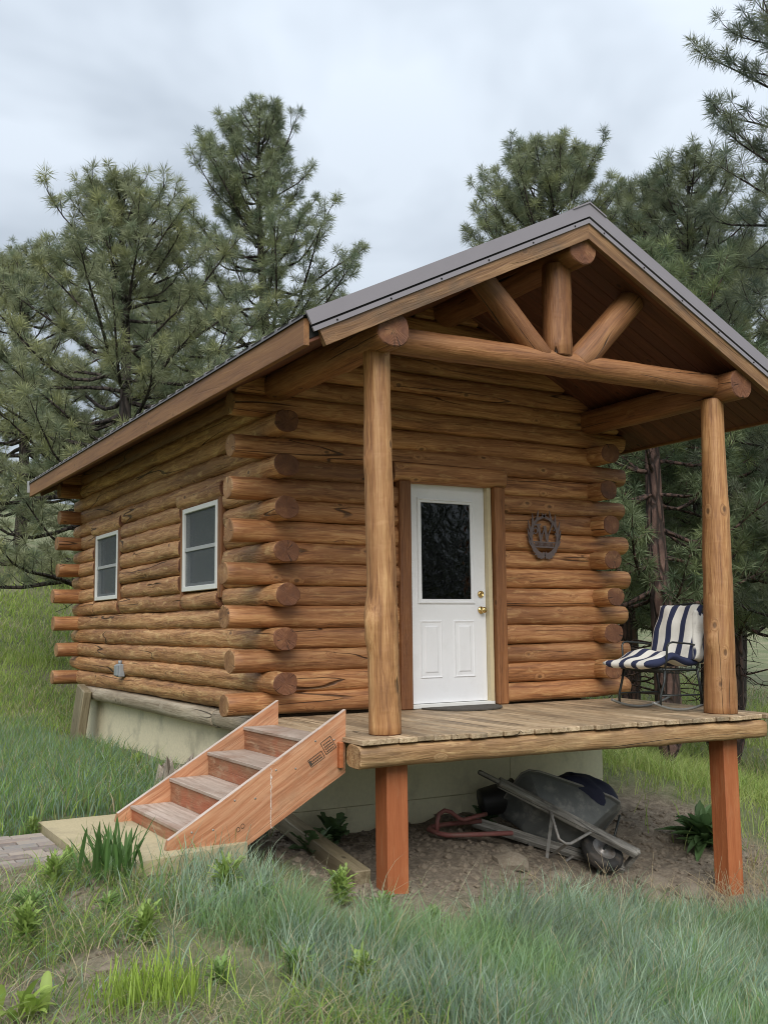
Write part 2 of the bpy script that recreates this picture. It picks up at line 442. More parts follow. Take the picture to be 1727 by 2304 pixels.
def m_ground():
    t = NT('ground_soil')
    co = t.coord('Object', False)
    n1 = t.noise(co, 1.1, 5, 0.6)
    n2 = t.noise(co, 14, 5, 0.7)
    n3 = t.noise(co, 60, 4, 0.7)
    dirt = t.ramp(n2, [(0.30, (0.11, 0.086, 0.062, 1)), (0.5, (0.21, 0.17, 0.125, 1)), (0.72, (0.34, 0.285, 0.215, 1))])
    a = t.n('ShaderNodeAttribute', attribute_name='turf')
    turf = t.ramp(t.math('ADD', t.math('MULTIPLY', n1, 0.6), t.math('MULTIPLY', n2, 0.4)),
                  [(0.32, (0.08, 0.115, 0.042, 1)), (0.5, (0.15, 0.165, 0.078, 1)), (0.68, (0.29, 0.25, 0.16, 1))])
    c = t.mix(a.outputs['Fac'], dirt, turf)
    c = t.mix(t.step(n3, 0.5, 0.75, 0, 0.5), c, (0.10, 0.08, 0.055, 1))
    h = t.math('ADD', t.math('MULTIPLY', n2, 1.0), t.math('MULTIPLY', n3, 0.5))
    M['ground_soil'] = t.fin(c, 0.95, t.bump(h, 0.9, 0.04))
m_ground()

# ------------------------------------------------------------------ helpers: meshes
def wmat(o):
    if o.parent is None:
        return o.matrix_basis.copy()
    return wmat(o.parent) @ o.matrix_parent_inverse @ o.matrix_basis
def setpar(o, parent):
    if parent is not None:
        o.parent = parent
        o.matrix_parent_inverse = wmat(parent).inverted()

class MB:
    def __init__(self):
        self.v, self.f, self.mi, self.sm = [], [], [], []
    def add(self, vs, fs, mi=0, smooth=False):
        k = len(self.v)
        self.v += [tuple(p) for p in vs]
        for f in fs:
            self.f.append([i + k for i in f]); self.mi.append(mi); self.sm.append(smooth)
        return self
    def box(self, x0, x1, y0, y1, z0, z1, mi=0, mat=None):
        vs = [(x0, y0, z0), (x1, y0, z0), (x1, y1, z0), (x0, y1, z0), (x0, y0, z1), (x1, y0, z1), (x1, y1, z1), (x0, y1, z1)]
        if mat is not None:
            vs = [mat @ Vector(p) for p in vs]
        return self.add(vs, [(0, 3, 2, 1), (4, 5, 6, 7), (0, 1, 5, 4), (1, 2, 6, 5), (2, 3, 7, 6), (3, 0, 4, 7)], mi)
    def bbox(self, x0, x1, y0, y1, z0, z1, b=0.004, mi=0):
        """box with chamfered edges"""
        bm = bmesh.new()
        bmesh.ops.create_cube(bm, size=1.0)
        for vv in bm.verts:
            vv.co = Vector(((x0 + x1) / 2 + vv.co.x * (x1 - x0), (y0 + y1) / 2 + vv.co.y * (y1 - y0), (z0 + z1) / 2 + vv.co.z * (z1 - z0)))
        bmesh.ops.bevel(bm, geom=list(bm.edges), offset=b, segments=1, affect='EDGES')
        bm.verts.index_update()
        vs = [tuple(q.co) for q in bm.verts]; fs = [[q.index for q in f.verts] for f in bm.faces]
        bm.free()
        return self.add(vs, fs, mi)
    def prism(self, poly, axis, a, b, mi=0):
        """polygon in the other two axes, extruded along axis from a to b"""
        n = len(poly)
        def P(u, w, d):
            return {'x': (d, u, w), 'y': (u, d, w), 'z': (u, w, d)}[axis]
        vs = [P(u, w, a) for u, w in poly] + [P(u, w, b) for u, w in poly]
        fs = [list(range(n)), list(range(2 * n - 1, n - 1, -1))]
        for i in range(n):
            j = (i + 1) % n
            fs.append([i, i + n, j + n, j])
        return self.add(vs, fs, mi)
    def tube(self, pts, rad, k=8, mi=0, caps=True, smooth=True):
        pts = [Vector(p) for p in pts]
        if isinstance(rad, (int, float)):
            rad = [rad] * len(pts)
        rings = []
        ref = None
        for i, p in enumerate(pts):
            t = (pts[min(i + 1, len(pts) - 1)] - pts[max(i - 1, 0)]).normalized()
            if ref is None:
                ref = t.orthogonal().normalized()
            ref = (ref - t * ref.dot(t))
            if ref.length < 1e-5:
                ref = t.orthogonal()
            ref.normalize()
            bn = t.cross(ref)
            rings.append([p + (ref * math.cos(2 * math.pi * j / k) + bn * math.sin(2 * math.pi * j / k)) * rad[i] for j in range(k)])
        vs = [q for r in rings for q in r]
        fs = []
        for i in range(len(pts) - 1):
            for j in range(k):
                a, b = i * k + j, i * k + (j + 1) % k
                fs.append([a, b, b + k, a + k])
        self.add(vs, fs, mi, smooth)
        if caps:
            n0 = len(self.v) - len(vs)
            self.f.append([n0 + j for j in range(k - 1, -1, -1)]); self.mi.append(mi); self.sm.append(False)
            m0 = n0 + (len(pts) - 1) * k
            self.f.append([m0 + j for j in range(k)]); self.mi.append(mi); self.sm.append(False)
        return self
    def lathe(self, prof, k=24, mi=0, origin=(0, 0, 0), axis='z', smooth=True):
        vs, fs = [], []
        for r, h in prof:
            for j in range(k):
                a = 2 * math.pi * j / k
                u, w = r * math.cos(a), r * math.sin(a)
                p = {'z': (u, w, h), 'y': (u, h, w), 'x': (h, u, w)}[axis]
                vs.append((p[0] + origin[0], p[1] + origin[1], p[2] + origin[2]))
        for i in range(len(prof) - 1):
            for j in range(k):
                a, b = i * k + j, i * k + (j + 1) % k
                fs.append([a, b, b + k, a + k])
        return self.add(vs, fs, mi, smooth)
    def mesh(self, name, mats):
        me = bpy.data.meshes.new(name)
        me.from_pydata(self.v, [], self.f)
        for m in (mats if isinstance(mats, (list, tuple)) else [mats]):
            me.materials.append(M[m])
        me.polygons.foreach_set('material_index', self.mi)
        me.polygons.foreach_set('use_smooth', self.sm)
        me.update()
        return me
    def build(self, name, mats, parent=None, matrix=None, fixn=True):
        me = self.mesh(name, mats)
        if fixn:
            bm = bmesh.new(); bm.from_mesh(me)
            bmesh.ops.recalc_face_normals(bm, faces=bm.faces)
            bm.to_mesh(me); bm.free()
        o = bpy.data.objects.new(name, me)
        COL.objects.link(o)
        if matrix is not None:
            o.matrix_basis = matrix
        setpar(o, parent)
        return o

def link(name, me, parent=None, matrix=None):
    o = bpy.data.objects.new(name, me)
    COL.objects.link(o)
    if matrix is not None:
        o.matrix_basis = matrix
    setpar(o, parent)
    return o

def tag(o, label=None, cat=None, group=None, kind=None):
    if label: o['label'] = label
    if cat: o['category'] = cat
    if group: o['group'] = group
    if kind: o['kind'] = kind
    return o

def empty(name, loc, parent=None):
    o = bpy.data.objects.new(name, None)
    o.empty_display_size = 0.1
    COL.objects.link(o)
    o.location = loc
    setpar(o, parent)
    return o

def frame_x(p0, p1, upv=(0, 0, 1)):
    """matrix whose local X runs from p0 to p1, origin at p0"""
    p0, p1 = Vector(p0), Vector(p1)
    x = (p1 - p0).normalized()
    u = Vector(upv)
    if abs(x.dot(u)) > 0.95:
        u = Vector((0, -1, 0))
    y = u.cross(x).normalized()
    z = x.cross(y)
    m = Matrix((x, y, z)).transposed().to_4x4()
    m.translation = p0
    return m

def fbm(x, y, z):
    return mnoise.noise(Vector((x, y, z)))

def log_mesh(L, ry0, rz0, ry1=None, rz1=None, mats=('wood_log', 'wood_end'), ex=3.4, nr=20, rough=1.0, bumps=(), seed=None, step=0.11, flat_bottom=None, exm=None, free=(0, 0)):
    """peeled log along local X, hand-hewn surface"""
    ry1 = ry0 if ry1 is None else ry1
    rz1 = rz0 if rz1 is None else rz1
    s = random.uniform(0, 500) if seed is None else seed
    n = max(5, int(L / step) + 1)
    xs = [0.0] + [L * i / (n - 1) for i in range(n)] + [L]
    verts, faces, mi, sm = [], [], [], []
    knots = [(random.uniform(0, L), random.uniform(0, 6.28), random.uniform(0.004, 0.012)) for _ in range(int(L * 2.2))] + list(bumps)
    for i, x in enumerate(xs):
        t = x / L
        cap = i == 0 or i == len(xs) - 1
        edge = i == 1 or i == len(xs) - 2
        by = 0.010 * rough * fbm(x * 0.5, s, 1.3)
        bz = 0.006 * rough * fbm(x * 0.5, s, 7.3)
        for j in range(nr):
            a = 2 * math.pi * j / nr
            ca, sa = math.cos(a), math.sin(a)
            ee = ex
            if exm is not None:
                w0 = min(1, max(0, (x - free[0]) / 0.12)) if free[0] else 1
                w1 = min(1, max(0, (L - free[1] - x) / 0.12)) if free[1] else 1
                ee = ex + (exm - ex) * min(w0, w1)
            q = (abs(ca) ** ee + abs(sa) ** ee) ** (-1 / ee)
            ry = ry0 + (ry1 - ry0) * t
            rz = rz0 + (rz1 - rz0) * t
            d = 1 + rough * (0.045 * fbm(x * 1.3, ca * 0.9 + s, sa * 0.9) + 0.034 * fbm(x * 5.0, ca * 2.2 + s, sa * 2.2) + 0.016 * fbm(x * 12, ca * 5 + s, sa * 5))
            for kx, ka, kh in knots:
                dx = (x - kx) / 0.07
                if abs(dx) < 2.5:
                    da = math.atan2(math.sin(a - ka), math.cos(a - ka)) / 0.55
                    d += kh / ry0 * math.exp(-dx * dx - da * da)
            k = 0.94 if cap else 1.0
            px = x
            if edge:
                px = x + (0.008 if i == 1 else -0.008)
            yy, zz = ca * q * ry * d * k + by, sa * q * rz * d * k + bz
            if flat_bottom is not None and zz < flat_bottom:
                zz = flat_bottom
            verts.append((px, yy, zz))
    for i in range(len(xs) - 1):
        for j in range(nr):
            a, b = i * nr + j, i * nr + (j + 1) % nr
            faces.append([a, b, b + nr, a + nr]); mi.append(1 if i in (0, len(xs) - 2) else 0); sm.append(not (i in (0, len(xs) - 2)))
    faces.append([j for j in range(nr - 1, -1, -1)]); mi.append(1); sm.append(False)
    m0 = (len(xs) - 1) * nr
    faces.append([m0 + j for j in range(nr)]); mi.append(1); sm.append(False)
    me = bpy.data.meshes.new('log')
    me.from_pydata(verts, [], faces)
    for m in mats:
        me.materials.append(M[m])
    me.polygons.foreach_set('material_index', mi)
    me.polygons.foreach_set('use_smooth', sm)
    me.update()
    bm = bmesh.new(); bm.from_mesh(me)
    bmesh.ops.recalc_face_normals(bm, faces=bm.faces)
    bm.to_mesh(me); bm.free()
    return me

def log(name, p0, p1, ry, rz, parent, ry1=None, rz1=None, **k):
    L = (Vector(p1) - Vector(p0)).length
    return link(name, log_mesh(L, ry, rz, ry1, rz1, **k), parent, frame_x(p0, p1))

# ------------------------------------------------------------------ terrain
CTRL = np.array([
    (-1.4, -1.2, -.63), (-1.9, -2.0, -.67), (-3.0, -1.0, -.67), (-2.4, -1.5, -.66), (-2.2, -2.5, -.76), (-2.7, -3.4, -.86), (-1.9, 1.0, -.66), (-3.5, 3.0, -.66),
    (-.2, .7, -.64), (-.2, 3.0, -.66), (-.2, 6.0, -.68), (-.35, .25, -.68), (-1.0, -.5, -.66), (-.75, -1.2, -.72),
    (.25, -.1, -.97), (-.1, -1.0, -.93), (1.4, -.1, -1.0), (2.5, -.1, -1.08), (3.6, -.1, -1.15), (1.3, -.7, -1.0), (2.0, -1.0, -1.18), (2.7, -1.15, -1.40), (3.1, -.8, -1.36),
    (.1, -1.77, -1.05), (1.5, -1.8, -1.25), (3.35, -1.77, -1.49), (-.2, -2.6, -1.05), (1.5, -3.0, -1.42), (3.0, -2.6, -1.55), (3.2, -4.0, -1.6), (-.7, -1.9, -.86), (-1.2, -2.4, -.84),
    (-1.2, -3.9, -1.0), (.9, -4.2, -1.32), (-3.5, -8.0, -1.0), (0, -8, -1.3), (4, -8, -1.7), (-8, -8, -.8), (-8, 0, -.55),
    (4.65, .79, -.90), (4.0, -.9, -1.30), (5.0, -1.0, -1.42), (4.4, 3.0, -.85), (4.2, 6.0, -.8), (6.73, 2.25, -1.29), (7.6, 1.35, -1.5), (8.5, -3, -1.9), (14.3, 9.6, -1.5), (29, 23, -.9),
    (-1, 6.5, -.66), (-.5, 8.5, -.5), (1, 9.5, -.3), (-2.5, 9, -.4), (-.2, 11.5, .1), (.8, 15.5, .95), (1.5, 19.6, 2.25), (3, 26.4, 3.4), (-8, 12, .6), (-8, 25, 3.6), (13.5, 28, 2.6), (6, 12, -.2),
    (-30, 0, 0.5), (-30, 40, 8), (10, 60, 9), (45, 50, 3), (60, 10, -1), (30, -20, -3), (0, -40, -3), (-40, -40, -1)], float)
def _tps(r2_):
    return np.where(r2_ > 1e-12, 0.5 * r2_ * np.log(np.maximum(r2_, 1e-12)), 0.0)
_n = len(CTRL)
_K = _tps(((CTRL[:, None, :2] - CTRL[None, :, :2]) ** 2).sum(-1)) + np.eye(_n) * 0.02
_P = np.c_[np.ones(_n), CTRL[:, :2]]
_A = np.block([[_K, _P], [_P.T, np.zeros((3, 3))]])
_W = np.linalg.solve(_A, np.r_[CTRL[:, 2], np.zeros(3)])
def vnoise(x, y, f, seed=0):
    """cheap value noise, vectorised"""
    x = x * f + seed * 17.3; y = y * f - seed * 9.1
    xi = np.floor(x).astype(np.int64); yi = np.floor(y).astype(np.int64)
    fx = x - xi; fy = y - yi
    fx = fx * fx * (3 - 2 * fx); fy = fy * fy * (3 - 2 * fy)
    def h(a, b):
        k = (a * 374761393 + b * 668265263 + seed * 1442695) & 0xffffffff
        k = ((k ^ (k >> 13)) * 1274126177) & 0xffffffff
        return ((k ^ (k >> 16)) & 0xffff) / 65535.0
    return (h(xi, yi) * (1 - fx) + h(xi + 1, yi) * fx) * (1 - fy) + (h(xi, yi + 1) * (1 - fx) + h(xi + 1, yi + 1) * fx) * fy
def dirt_mask(x, y):
    """1 on bare soil: under the porch, along the wall, beside the path"""
    def soft(v, a, b):
        return np.clip((v - a) / (b - a), 0, 1)
    wob = (vnoise(x, y, 1.6, 3) - .5) * .6
    porch = soft(x + wob, -.75, -.35) * soft(-(x + wob * 1.5), -4.3, -3.6) * soft(y + wob, -2.45, -2.0) * soft(-y, -.35, 0.05)
    bank = soft(x + wob, 3.2, 3.6) * soft(-(x + wob), -5.0, -4.3) * soft(y + wob, -1.9, -1.3) * soft(-(y + wob), -.5, -.0)
    wall = soft(x + wob * .6, -.75, -.45) * soft(-x, -.2, 0) * soft(y, -.6, -.2) * soft(-y, -2.9, -2.2) * .8
    near = soft(-(x + wob), 1.85, 2.1) * soft(y + wob, -4.6, -3.2) * soft(-(y + wob * .6), 1.5, 1.75) * (0.35 + .75 * soft(vnoise(x, y, 2.3, 8), .35, .6))
    berm = np.exp(-((y + .35 * x - 10.8 + wob * 2) / .6) ** 2) * soft(-x, -3, -1) * .8
    return np.clip(np.maximum.reduce([porch, bank, wall, near, berm]), 0, 1)
def height(x, y, detail=True):
    x = np.atleast_1d(np.asarray(x, float)); y = np.atleast_1d(np.asarray(y, float))
    xc = np.clip(x, -60, 70); yc = np.clip(y, -45, 70)
    out = np.empty_like(x)
    for s in range(0, len(x), 20000):
        e = slice(s, s + 20000)
        K = _tps((xc[e, None] - CTRL[None, :, 0]) ** 2 + (yc[e, None] - CTRL[None, :, 1]) ** 2)
        out[e] = K @ _W[:_n] + _W[_n] + _W[_n + 1] * xc[e] + _W[_n + 2] * yc[e]
    if detail:
        d = dirt_mask(x, y)
        pad = np.clip(1 - np.maximum(np.abs(x + 1.9) - .9, np.abs(y + 1.15) - .75) / .3, 0, 1)
        out += (vnoise(x, y, .8, 1) - .5) * .09 * (1 - pad) + (vnoise(x, y, 3.1, 2) - .5) * (.02 + .05 * d) * (1 - pad) + (vnoise(x, y, 9.0, 5) - .5) * (.01 + .035 * d) * (1 - pad)
    inp = (x > -3.4) & (x < -.93) & (y > -1.62 - .25 * (x > -1.97)) & (y < -.30)
    out = np.where(inp, np.minimum(out, -.70), out)
    return out
def hz(x, y):
    return float(height(x, y)[0])

def axis_pts(a, b, st, lo, hi):
    m = list(np.arange(a, b + 1e-6, st))
    d, v = st, b
    r = []
    while v < hi:
        d *= 1.22; v += d; r.append(v)
    d, v = st, a
    l = []
    while v > lo:
        d *= 1.22; v -= d; l.append(v)
    return np.array(l[::-1] + m + r)
gx = axis_pts(-3.2, 5.4, 0.07, -420, 460)
gy = axis_pts(-5.0, 1.4, 0.07, -300, 520)
GX, GY = np.meshgrid(gx, gy)
GZ = height(GX.ravel(), GY.ravel())
nx, ny = len(gx), len(gy)
gv_ = np.c_[GX.ravel(), GY.ravel(), GZ]
ii = (np.arange(ny - 1)[:, None] * nx + np.arange(nx - 1)[None, :]).ravel()
gf = np.c_[ii, ii + 1, ii + nx + 1, ii + nx]
def np_mesh(name, V, F, mats, smooth=True, col=None, colname='col', fattr=None):
    me = bpy.data.meshes.new(name)
    V = np.asarray(V, np.float32); F = np.asarray(F, np.int32)
    me.vertices.add(len(V)); me.vertices.foreach_set('co', V.ravel())
    k = F.shape[1]
    me.loops.add(F.size); me.loops.foreach_set('vertex_index', F.ravel())
    me.polygons.add(len(F)); me.polygons.foreach_set('loop_start', np.arange(0, F.size, k, dtype=np.int32))
    me.polygons.foreach_set('use_smooth', np.full(len(F), smooth))
    for m in mats:
        me.materials.append(M[m])
    if col is not None:
        a = me.attributes.new(colname, 'FLOAT_COLOR', 'POINT')
        a.data.foreach_set('color', np.c_[col, np.ones(len(V))].astype(np.float32).ravel())
    if fattr is not None:
        a = me.attributes.new(fattr[0], 'FLOAT', 'POINT')
        a.data.foreach_set('value', np.asarray(fattr[1], np.float32))
    me.update(calc_edges=True)
    me.validate()
    return me
turf = 1 - dirt_mask(GX.ravel(), GY.ravel())
ground = link('ground', np_mesh('ground', gv_, gf, ['ground_soil'], True, fattr=('turf', turf)))
tag(ground, 'sloping ground of brown soil and thin turf', kind='structure')

# ------------------------------------------------------------------ cabin
W, LN, EX, EY = 3.586, 6.24, 0.40, 0.30
XR = W / 2
RH = 0.18
def rowz(k):
    return 0.11 + RH * k
def soff(x):
    return 3.83 - 0.503 * abs(x - XR)
def rtop(x):
    return 4.03 - 0.503 * abs(x - XR)
YF, YB = -2.10, 6.66
XE = -0.67
cabin = empty('log_cabin', (XR, 0, -0.65))
tag(cabin, 'small brown log cabin with gabled porch, grey metal roof and white door', 'cabin')

RY, RZ = 0.112, 0.0945
def jr(a=0.008):
    return random.uniform(-a, a)
DX0, DX1 = 1.25, 2.34          # door opening in the logs
def wlog(p0, p1, free=(0, 0), front=False):
    return log('log', p0, p1, RY + jr(), RZ + jr(0.002), cabin, RY + jr(), RZ + jr(0.002), mats=('wood_log', 'wood_end_pale') if front else ('wood_log_side', 'wood_end'),
               rough=2.0 if front else 2.3, ex=2.25, exm=4.2 if front else 3.0, free=free, step=0.09)
for k in range(0, 15):
    z = rowz(k)
    passing = k % 2 == 0
    x0 = -EX + jr(0.035) if passing else -0.03
    x1 = W + EX + jr(0.035) if passing else W + 0.03
    fx = 0.30 if passing else 0
    if k <= 10:
        wlog((x0, 0, z), (DX0, jr(), z), (fx, 0), True); wlog((DX1, 0, z), (x1, jr(), z), (0, fx), True)
    elif k == 11:
        wlog((x0, 0, z), (1.17, jr(), z), (fx, 0), True); wlog((2.41, 0, z), (x1, jr(), z), (0, fx), True)
    else:
        wlog((x0, 0, z), (x1, jr(), z), (fx, fx), True)
    # rear wall
    wlog((x0, LN, z), (x1, LN, z), (fx, fx), True)
    # side walls
    y0 = -0.03 if passing else -EY - abs(jr(0.05))
    y1 = LN + 0.03 if passing else LN + EY + jr(0.03)
    fy = 0 if passing else 0.22
    wlog((W, y1, z), (W, y0, z), (fy, fy))
    wins = [(0.93, 1.94), (4.24, 5.29)]
    if 5 <= k <= 10:
        segs, cur = [], y0
        for a, b in wins:
            segs.append((cur, a - 0.085)); cur = b + 0.085
        segs.append((cur, y1))
        for i, (a, b) in enumerate(segs):
            wlog((0, b, z), (0, a, z), (fy if i == 2 else 0, fy if i == 0 else 0))
    else:
        wlog((0, y1, z), (0, y0, z), (fy, fy))
# gable logs, front and rear
for k in range(15, 21):
    z = rowz(k)
    hw = (3.83 - (z - 0.06)) / 0.503
    if hw > 0.1:
        for y in (0, LN):
            wlog((XR - hw, y, z), (XR + hw, y, z), (0, 0), True)
# plate logs over the side walls, carried out over the porch
for x in (0.02, W - 0.05):
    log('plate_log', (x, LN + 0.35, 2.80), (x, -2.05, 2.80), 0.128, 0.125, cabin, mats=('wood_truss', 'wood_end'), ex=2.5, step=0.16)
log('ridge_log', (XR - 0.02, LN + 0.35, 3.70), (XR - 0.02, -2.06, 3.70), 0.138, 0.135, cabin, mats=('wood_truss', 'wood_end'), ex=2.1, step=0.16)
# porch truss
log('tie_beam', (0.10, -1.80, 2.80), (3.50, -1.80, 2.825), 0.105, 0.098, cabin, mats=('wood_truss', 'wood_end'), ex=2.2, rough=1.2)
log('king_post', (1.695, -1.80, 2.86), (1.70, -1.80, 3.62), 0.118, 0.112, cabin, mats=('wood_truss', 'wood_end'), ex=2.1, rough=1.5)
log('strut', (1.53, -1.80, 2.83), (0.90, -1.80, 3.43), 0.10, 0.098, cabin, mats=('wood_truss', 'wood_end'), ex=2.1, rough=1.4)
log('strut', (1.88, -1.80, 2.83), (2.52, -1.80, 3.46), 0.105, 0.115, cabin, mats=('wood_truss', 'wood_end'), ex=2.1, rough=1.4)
# porch posts
log('porch_post', (0.072, -1.78, 0.0), (0.030, -1.78, 2.70), 0.113, 0.113, cabin, 0.095, 0.095, mats=('wood_post', 'wood_end'), ex=2.0, nr=28, rough=1.15, step=0.06,
    bumps=[(0.78, 0.3, 0.05), (0.66, 0.1, 0.03), (0.86, 5.9, 0.02), (1.9, 0.2, 0.02)], seed=3.0)
log('porch_post', (3.395, -1.77, -0.03), (3.475, -1.77, 2.71), 0.138, 0.138, cabin, 0.096, 0.096, mats=('wood_post', 'wood_end'), ex=2.0, nr=28, rough=1.1, step=0.06,
    bumps=[(0.62, 0.2, 0.03), (1.3, 5.0, 0.018), (0.95, 0.0, 0.02)], seed=9.0)
# roof -------------------------------------------------------------
roof = empty('roof', (XR, 2.2, 3.9), cabin)
for s in (-1, 1):
    eave = XR + s * (XR - XE)
    # ribbed metal sheet, shaped as one profile along Y
    mb = MB()
    prof, y = [], YF - 0.01
    while y < YB:
        prof += [(y, 0.0), (y + 0.19, 0.0), (y + 0.20, 0.022), (y + 0.222, 0.022)]
        y += 0.232
    vs, fs = [], []
    for (py, pz) in prof:
        vs += [(XR, py, rtop(XR) + pz), (eave + s * 0.035, py, rtop(eave + s * 0.035) + pz), (XR, py, rtop(XR) - 0.03), (eave + s * 0.035, py, rtop(eave + s * 0.035) - 0.012)]
    for i in range(len(prof) - 1):
        a = i * 4
        fs += [[a, a + 1, a + 5, a + 4], [a + 1, a + 3, a + 7, a + 5], [a + 3, a + 2, a + 6, a + 7]]
    mb.add(vs, fs)
    mb.build('metal_sheet', ['metal_roof'], roof)
    # roof core under the sheet
    mb = MB()
    mb.prism([(XR, rtop(XR) - 0.035), (eave, rtop(eave) - 0.035), (eave, soff(eave) + 0.03), (XR, soff(XR) + 0.03)], 'y', YF + 0.03, YB - 0.03)
    mb.build('roof_core', ['dark_gap'], roof)
    # soffit boards run down the slope
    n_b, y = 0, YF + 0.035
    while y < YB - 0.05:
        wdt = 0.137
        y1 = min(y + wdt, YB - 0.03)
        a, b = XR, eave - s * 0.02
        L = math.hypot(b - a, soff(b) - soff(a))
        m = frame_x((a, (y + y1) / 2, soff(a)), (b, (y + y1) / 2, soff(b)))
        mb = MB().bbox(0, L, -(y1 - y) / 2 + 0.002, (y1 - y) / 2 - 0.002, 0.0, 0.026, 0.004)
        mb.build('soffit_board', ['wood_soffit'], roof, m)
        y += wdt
    # barge board and metal rake trim on the front and rear gables
    for yy, dirn in ((YF, -1), (YB, 1)):
        a, b = XR, eave + s * -0.10
        L = math.hypot(b - a, 0.503 * (b - a))
        y0_, y1_ = (yy, yy + 0.045) if dirn < 0 else (yy - 0.045, yy)
        m = frame_x((a, (y0_ + y1_) / 2, 3.767 + 0.095), (b, (y0_ + y1_) / 2, 3.767 + 0.095 - 0.503 * abs(b - a)))
        mb = MB()
        # mitred at the ridge with a plumb cut
        h, tn = 0.085, 0.503
        poly = [(-h * tn, h), (L, h), (L, -h), (h * tn, -h)]
        mb.prism(poly, 'y', -0.0225, 0.0225)
        mb.build('barge_board', ['wood_barge'], roof, m)
        # trim: upper face, groove, lower flange
        mb = MB()
        def band(t0, t1, dep, mi):
            """strip t0..t1 below the roof line, proud of the gable by dep"""
            e2 = eave + s * 0.02
            zt = lambda x, q: rtop(x) + 0.022 - q
            ea, eb = e2 - s * 0.4 * t0, e2 - s * 0.4 * t1
            ya, yb = yy + dirn * dep, yy
            mb.prism([(XR, zt(XR, t0)), (ea, zt(ea, t0)), (eb, zt(eb, t1)), (XR, zt(XR, t1))], 'y', min(ya, yb), max(ya, yb), mi)
        band(0.0, 0.108, 0.020, 0)
        band(0.108, 0.124, 0.006, 1)
        band(0.124, 0.160, 0.014, 0)
        mb.build('rake_trim', ['metal_trim', 'dark_gap'], roof)
    # fascia board under the eave
    ys0, ys1 = YF + 0.012, YB - 0.02
    m = frame_x((eave, ys0, 2.68), (eave, ys1, 2.68))
    mb = MB().bbox(0, ys1 - ys0, -0.02, 0.02, -0.1, 0.085, 0.003)
    mb.build('fascia_board', ['wood_fascia'], roof, m)
    # drip edge
    mb = MB().box(eave - (0.03 if s < 0 else -0.02), eave + (-0.02 if s < 0 else 0.03), YF + 0.03, YB, 2.767, 2.790)
    mb.build('drip_edge', ['dark_gap'], roof)
# screws on the rake trim
for s in (-1, 1):
    for t in np.arange(0.15, 2.3, 0.42):
        x = XR + s * t
        mb = MB().lathe([(0.0, -0.006), (0.006, -0.005), (0.007, 0.0)], 8, 0, (0, 0, 0), 'y')
        mb.build('screw', ['dark_gap'], roof, Matrix.Translation((x, YF - 0.015, rtop(x) + 0.022 - 0.142)))
# ridge cap
mb = MB()
for s in (-1, 1):
    mb.prism([(XR, 4.062), (XR + s * 0.17, 4.062 - 0.503 * 0.17), (XR + s * 0.17, 4.050 - 0.503 * 0.17), (XR, 4.050)], 'y', YF - 0.03, YB + 0.03)
mb.build('ridge_cap', ['metal_trim'], roof)
# eave end flashing, rear
MB().box(XE - 0.05, XE - 0.012, YB - 0.02, YB + 0.015, 2.64, 2.80).build('end_flashing', ['metal_galv'], roof)

# door --------------------------------------------------------------
door = empty('door', (1.83, -0.03, 0), cabin)
dx0, dx1, dzb, dzt, dy = 1.345, 2.215, 0.04, 2.07, -0.035
MB().bbox(dx0, dx1, dy, dy + 0.045, dzb, dzt, 0.003).build('door_slab', ['door_white'], door)
def rings_y(mb, x0, x1, z0, z1, steps, yb, mi=0, close=True):
    """nested rectangles (inset, proud): a moulded panel facing -Y"""
    vs, fs = [], []
    for ins, pr in steps:
        vs += [(x0 + ins, yb - pr, z0 + ins), (x1 - ins, yb - pr, z0 + ins), (x1 - ins, yb - pr, z1 - ins), (x0 + ins, yb - pr, z1 - ins)]
    for i in range(len(steps) - 1):
        for j in range(4):
            a, b = i * 4 + j, i * 4 + (j + 1) % 4
            fs.append([a, b, b + 4, a + 4])
    if close:
        a = (len(steps) - 1) * 4
        fs.append([a, a + 1, a + 2, a + 3])
    mb.add(vs, fs, mi)
gx0, gx1, gz0, gz1 = 1.452, 2.085, 0.945, 1.925
mb = MB(); rings_y(mb, gx0, gx1, gz0, gz1, [(0, 0.0), (0.002, 0.014), (0.018, 0.016), (0.022, 0.010), (0.040, 0.011), (0.044, 0.0005)], dy, close=False)
mb.build('glazing_frame', ['door_white'], door, fixn=False)
pane = MB().box(gx0 + 0.043, gx1 - 0.043, dy - 0.004, dy - 0.0015, gz0 + 0.043, gz1 - 0.043).build('pane', ['glass_wavy'], door)
MB().box(gx0 + 0.043, gx1 - 0.043, dy - 0.0012, dy - 0.0006, gz0 + 0.043, gz1 - 0.043).build('dark_room_sheet', ['dark_gap'], door)  # near-black sheet stands in for the unlit room behind the glass
for a, b in ((1.468, 1.712), (1.838, 2.080)):
    mb = MB(); rings_y(mb, a, b, 0.262, 0.792, [(0, 0.0), (0.010, 0.009), (0.024, 0.003), (0.050, 0.004), (0.062, 0.011)], dy)
    mb.build('door_panel', ['door_white'], door, fixn=False)
def knob(z, big):
    mb = MB()
    if big:
        prof = [(0.0, 0.0), (0.034, 0.0), (0.036, -0.006), (0.030, -0.012), (0.013, -0.016), (0.012, -0.034), (0.024, -0.042), (0.029, -0.054), (0.026, -0.066), (0.012, -0.072), (0.0, -0.073)]
    else:
        prof = [(0.0, 0.0), (0.033, 0.0), (0.034, -0.010), (0.027, -0.020), (0.018, -0.021), (0.017, -0.018), (0.0, -0.018)]
    mb.lathe(prof, 20, 0, (0, 0, 0), 'y')
    return mb
knob(0, False).build('deadbolt', ['brass'], door, Matrix.Translation((2.155, dy, 1.035)))
knob(0, True).build('door_knob', ['brass'], door, Matrix.Translation((2.155, dy, 0.885)))
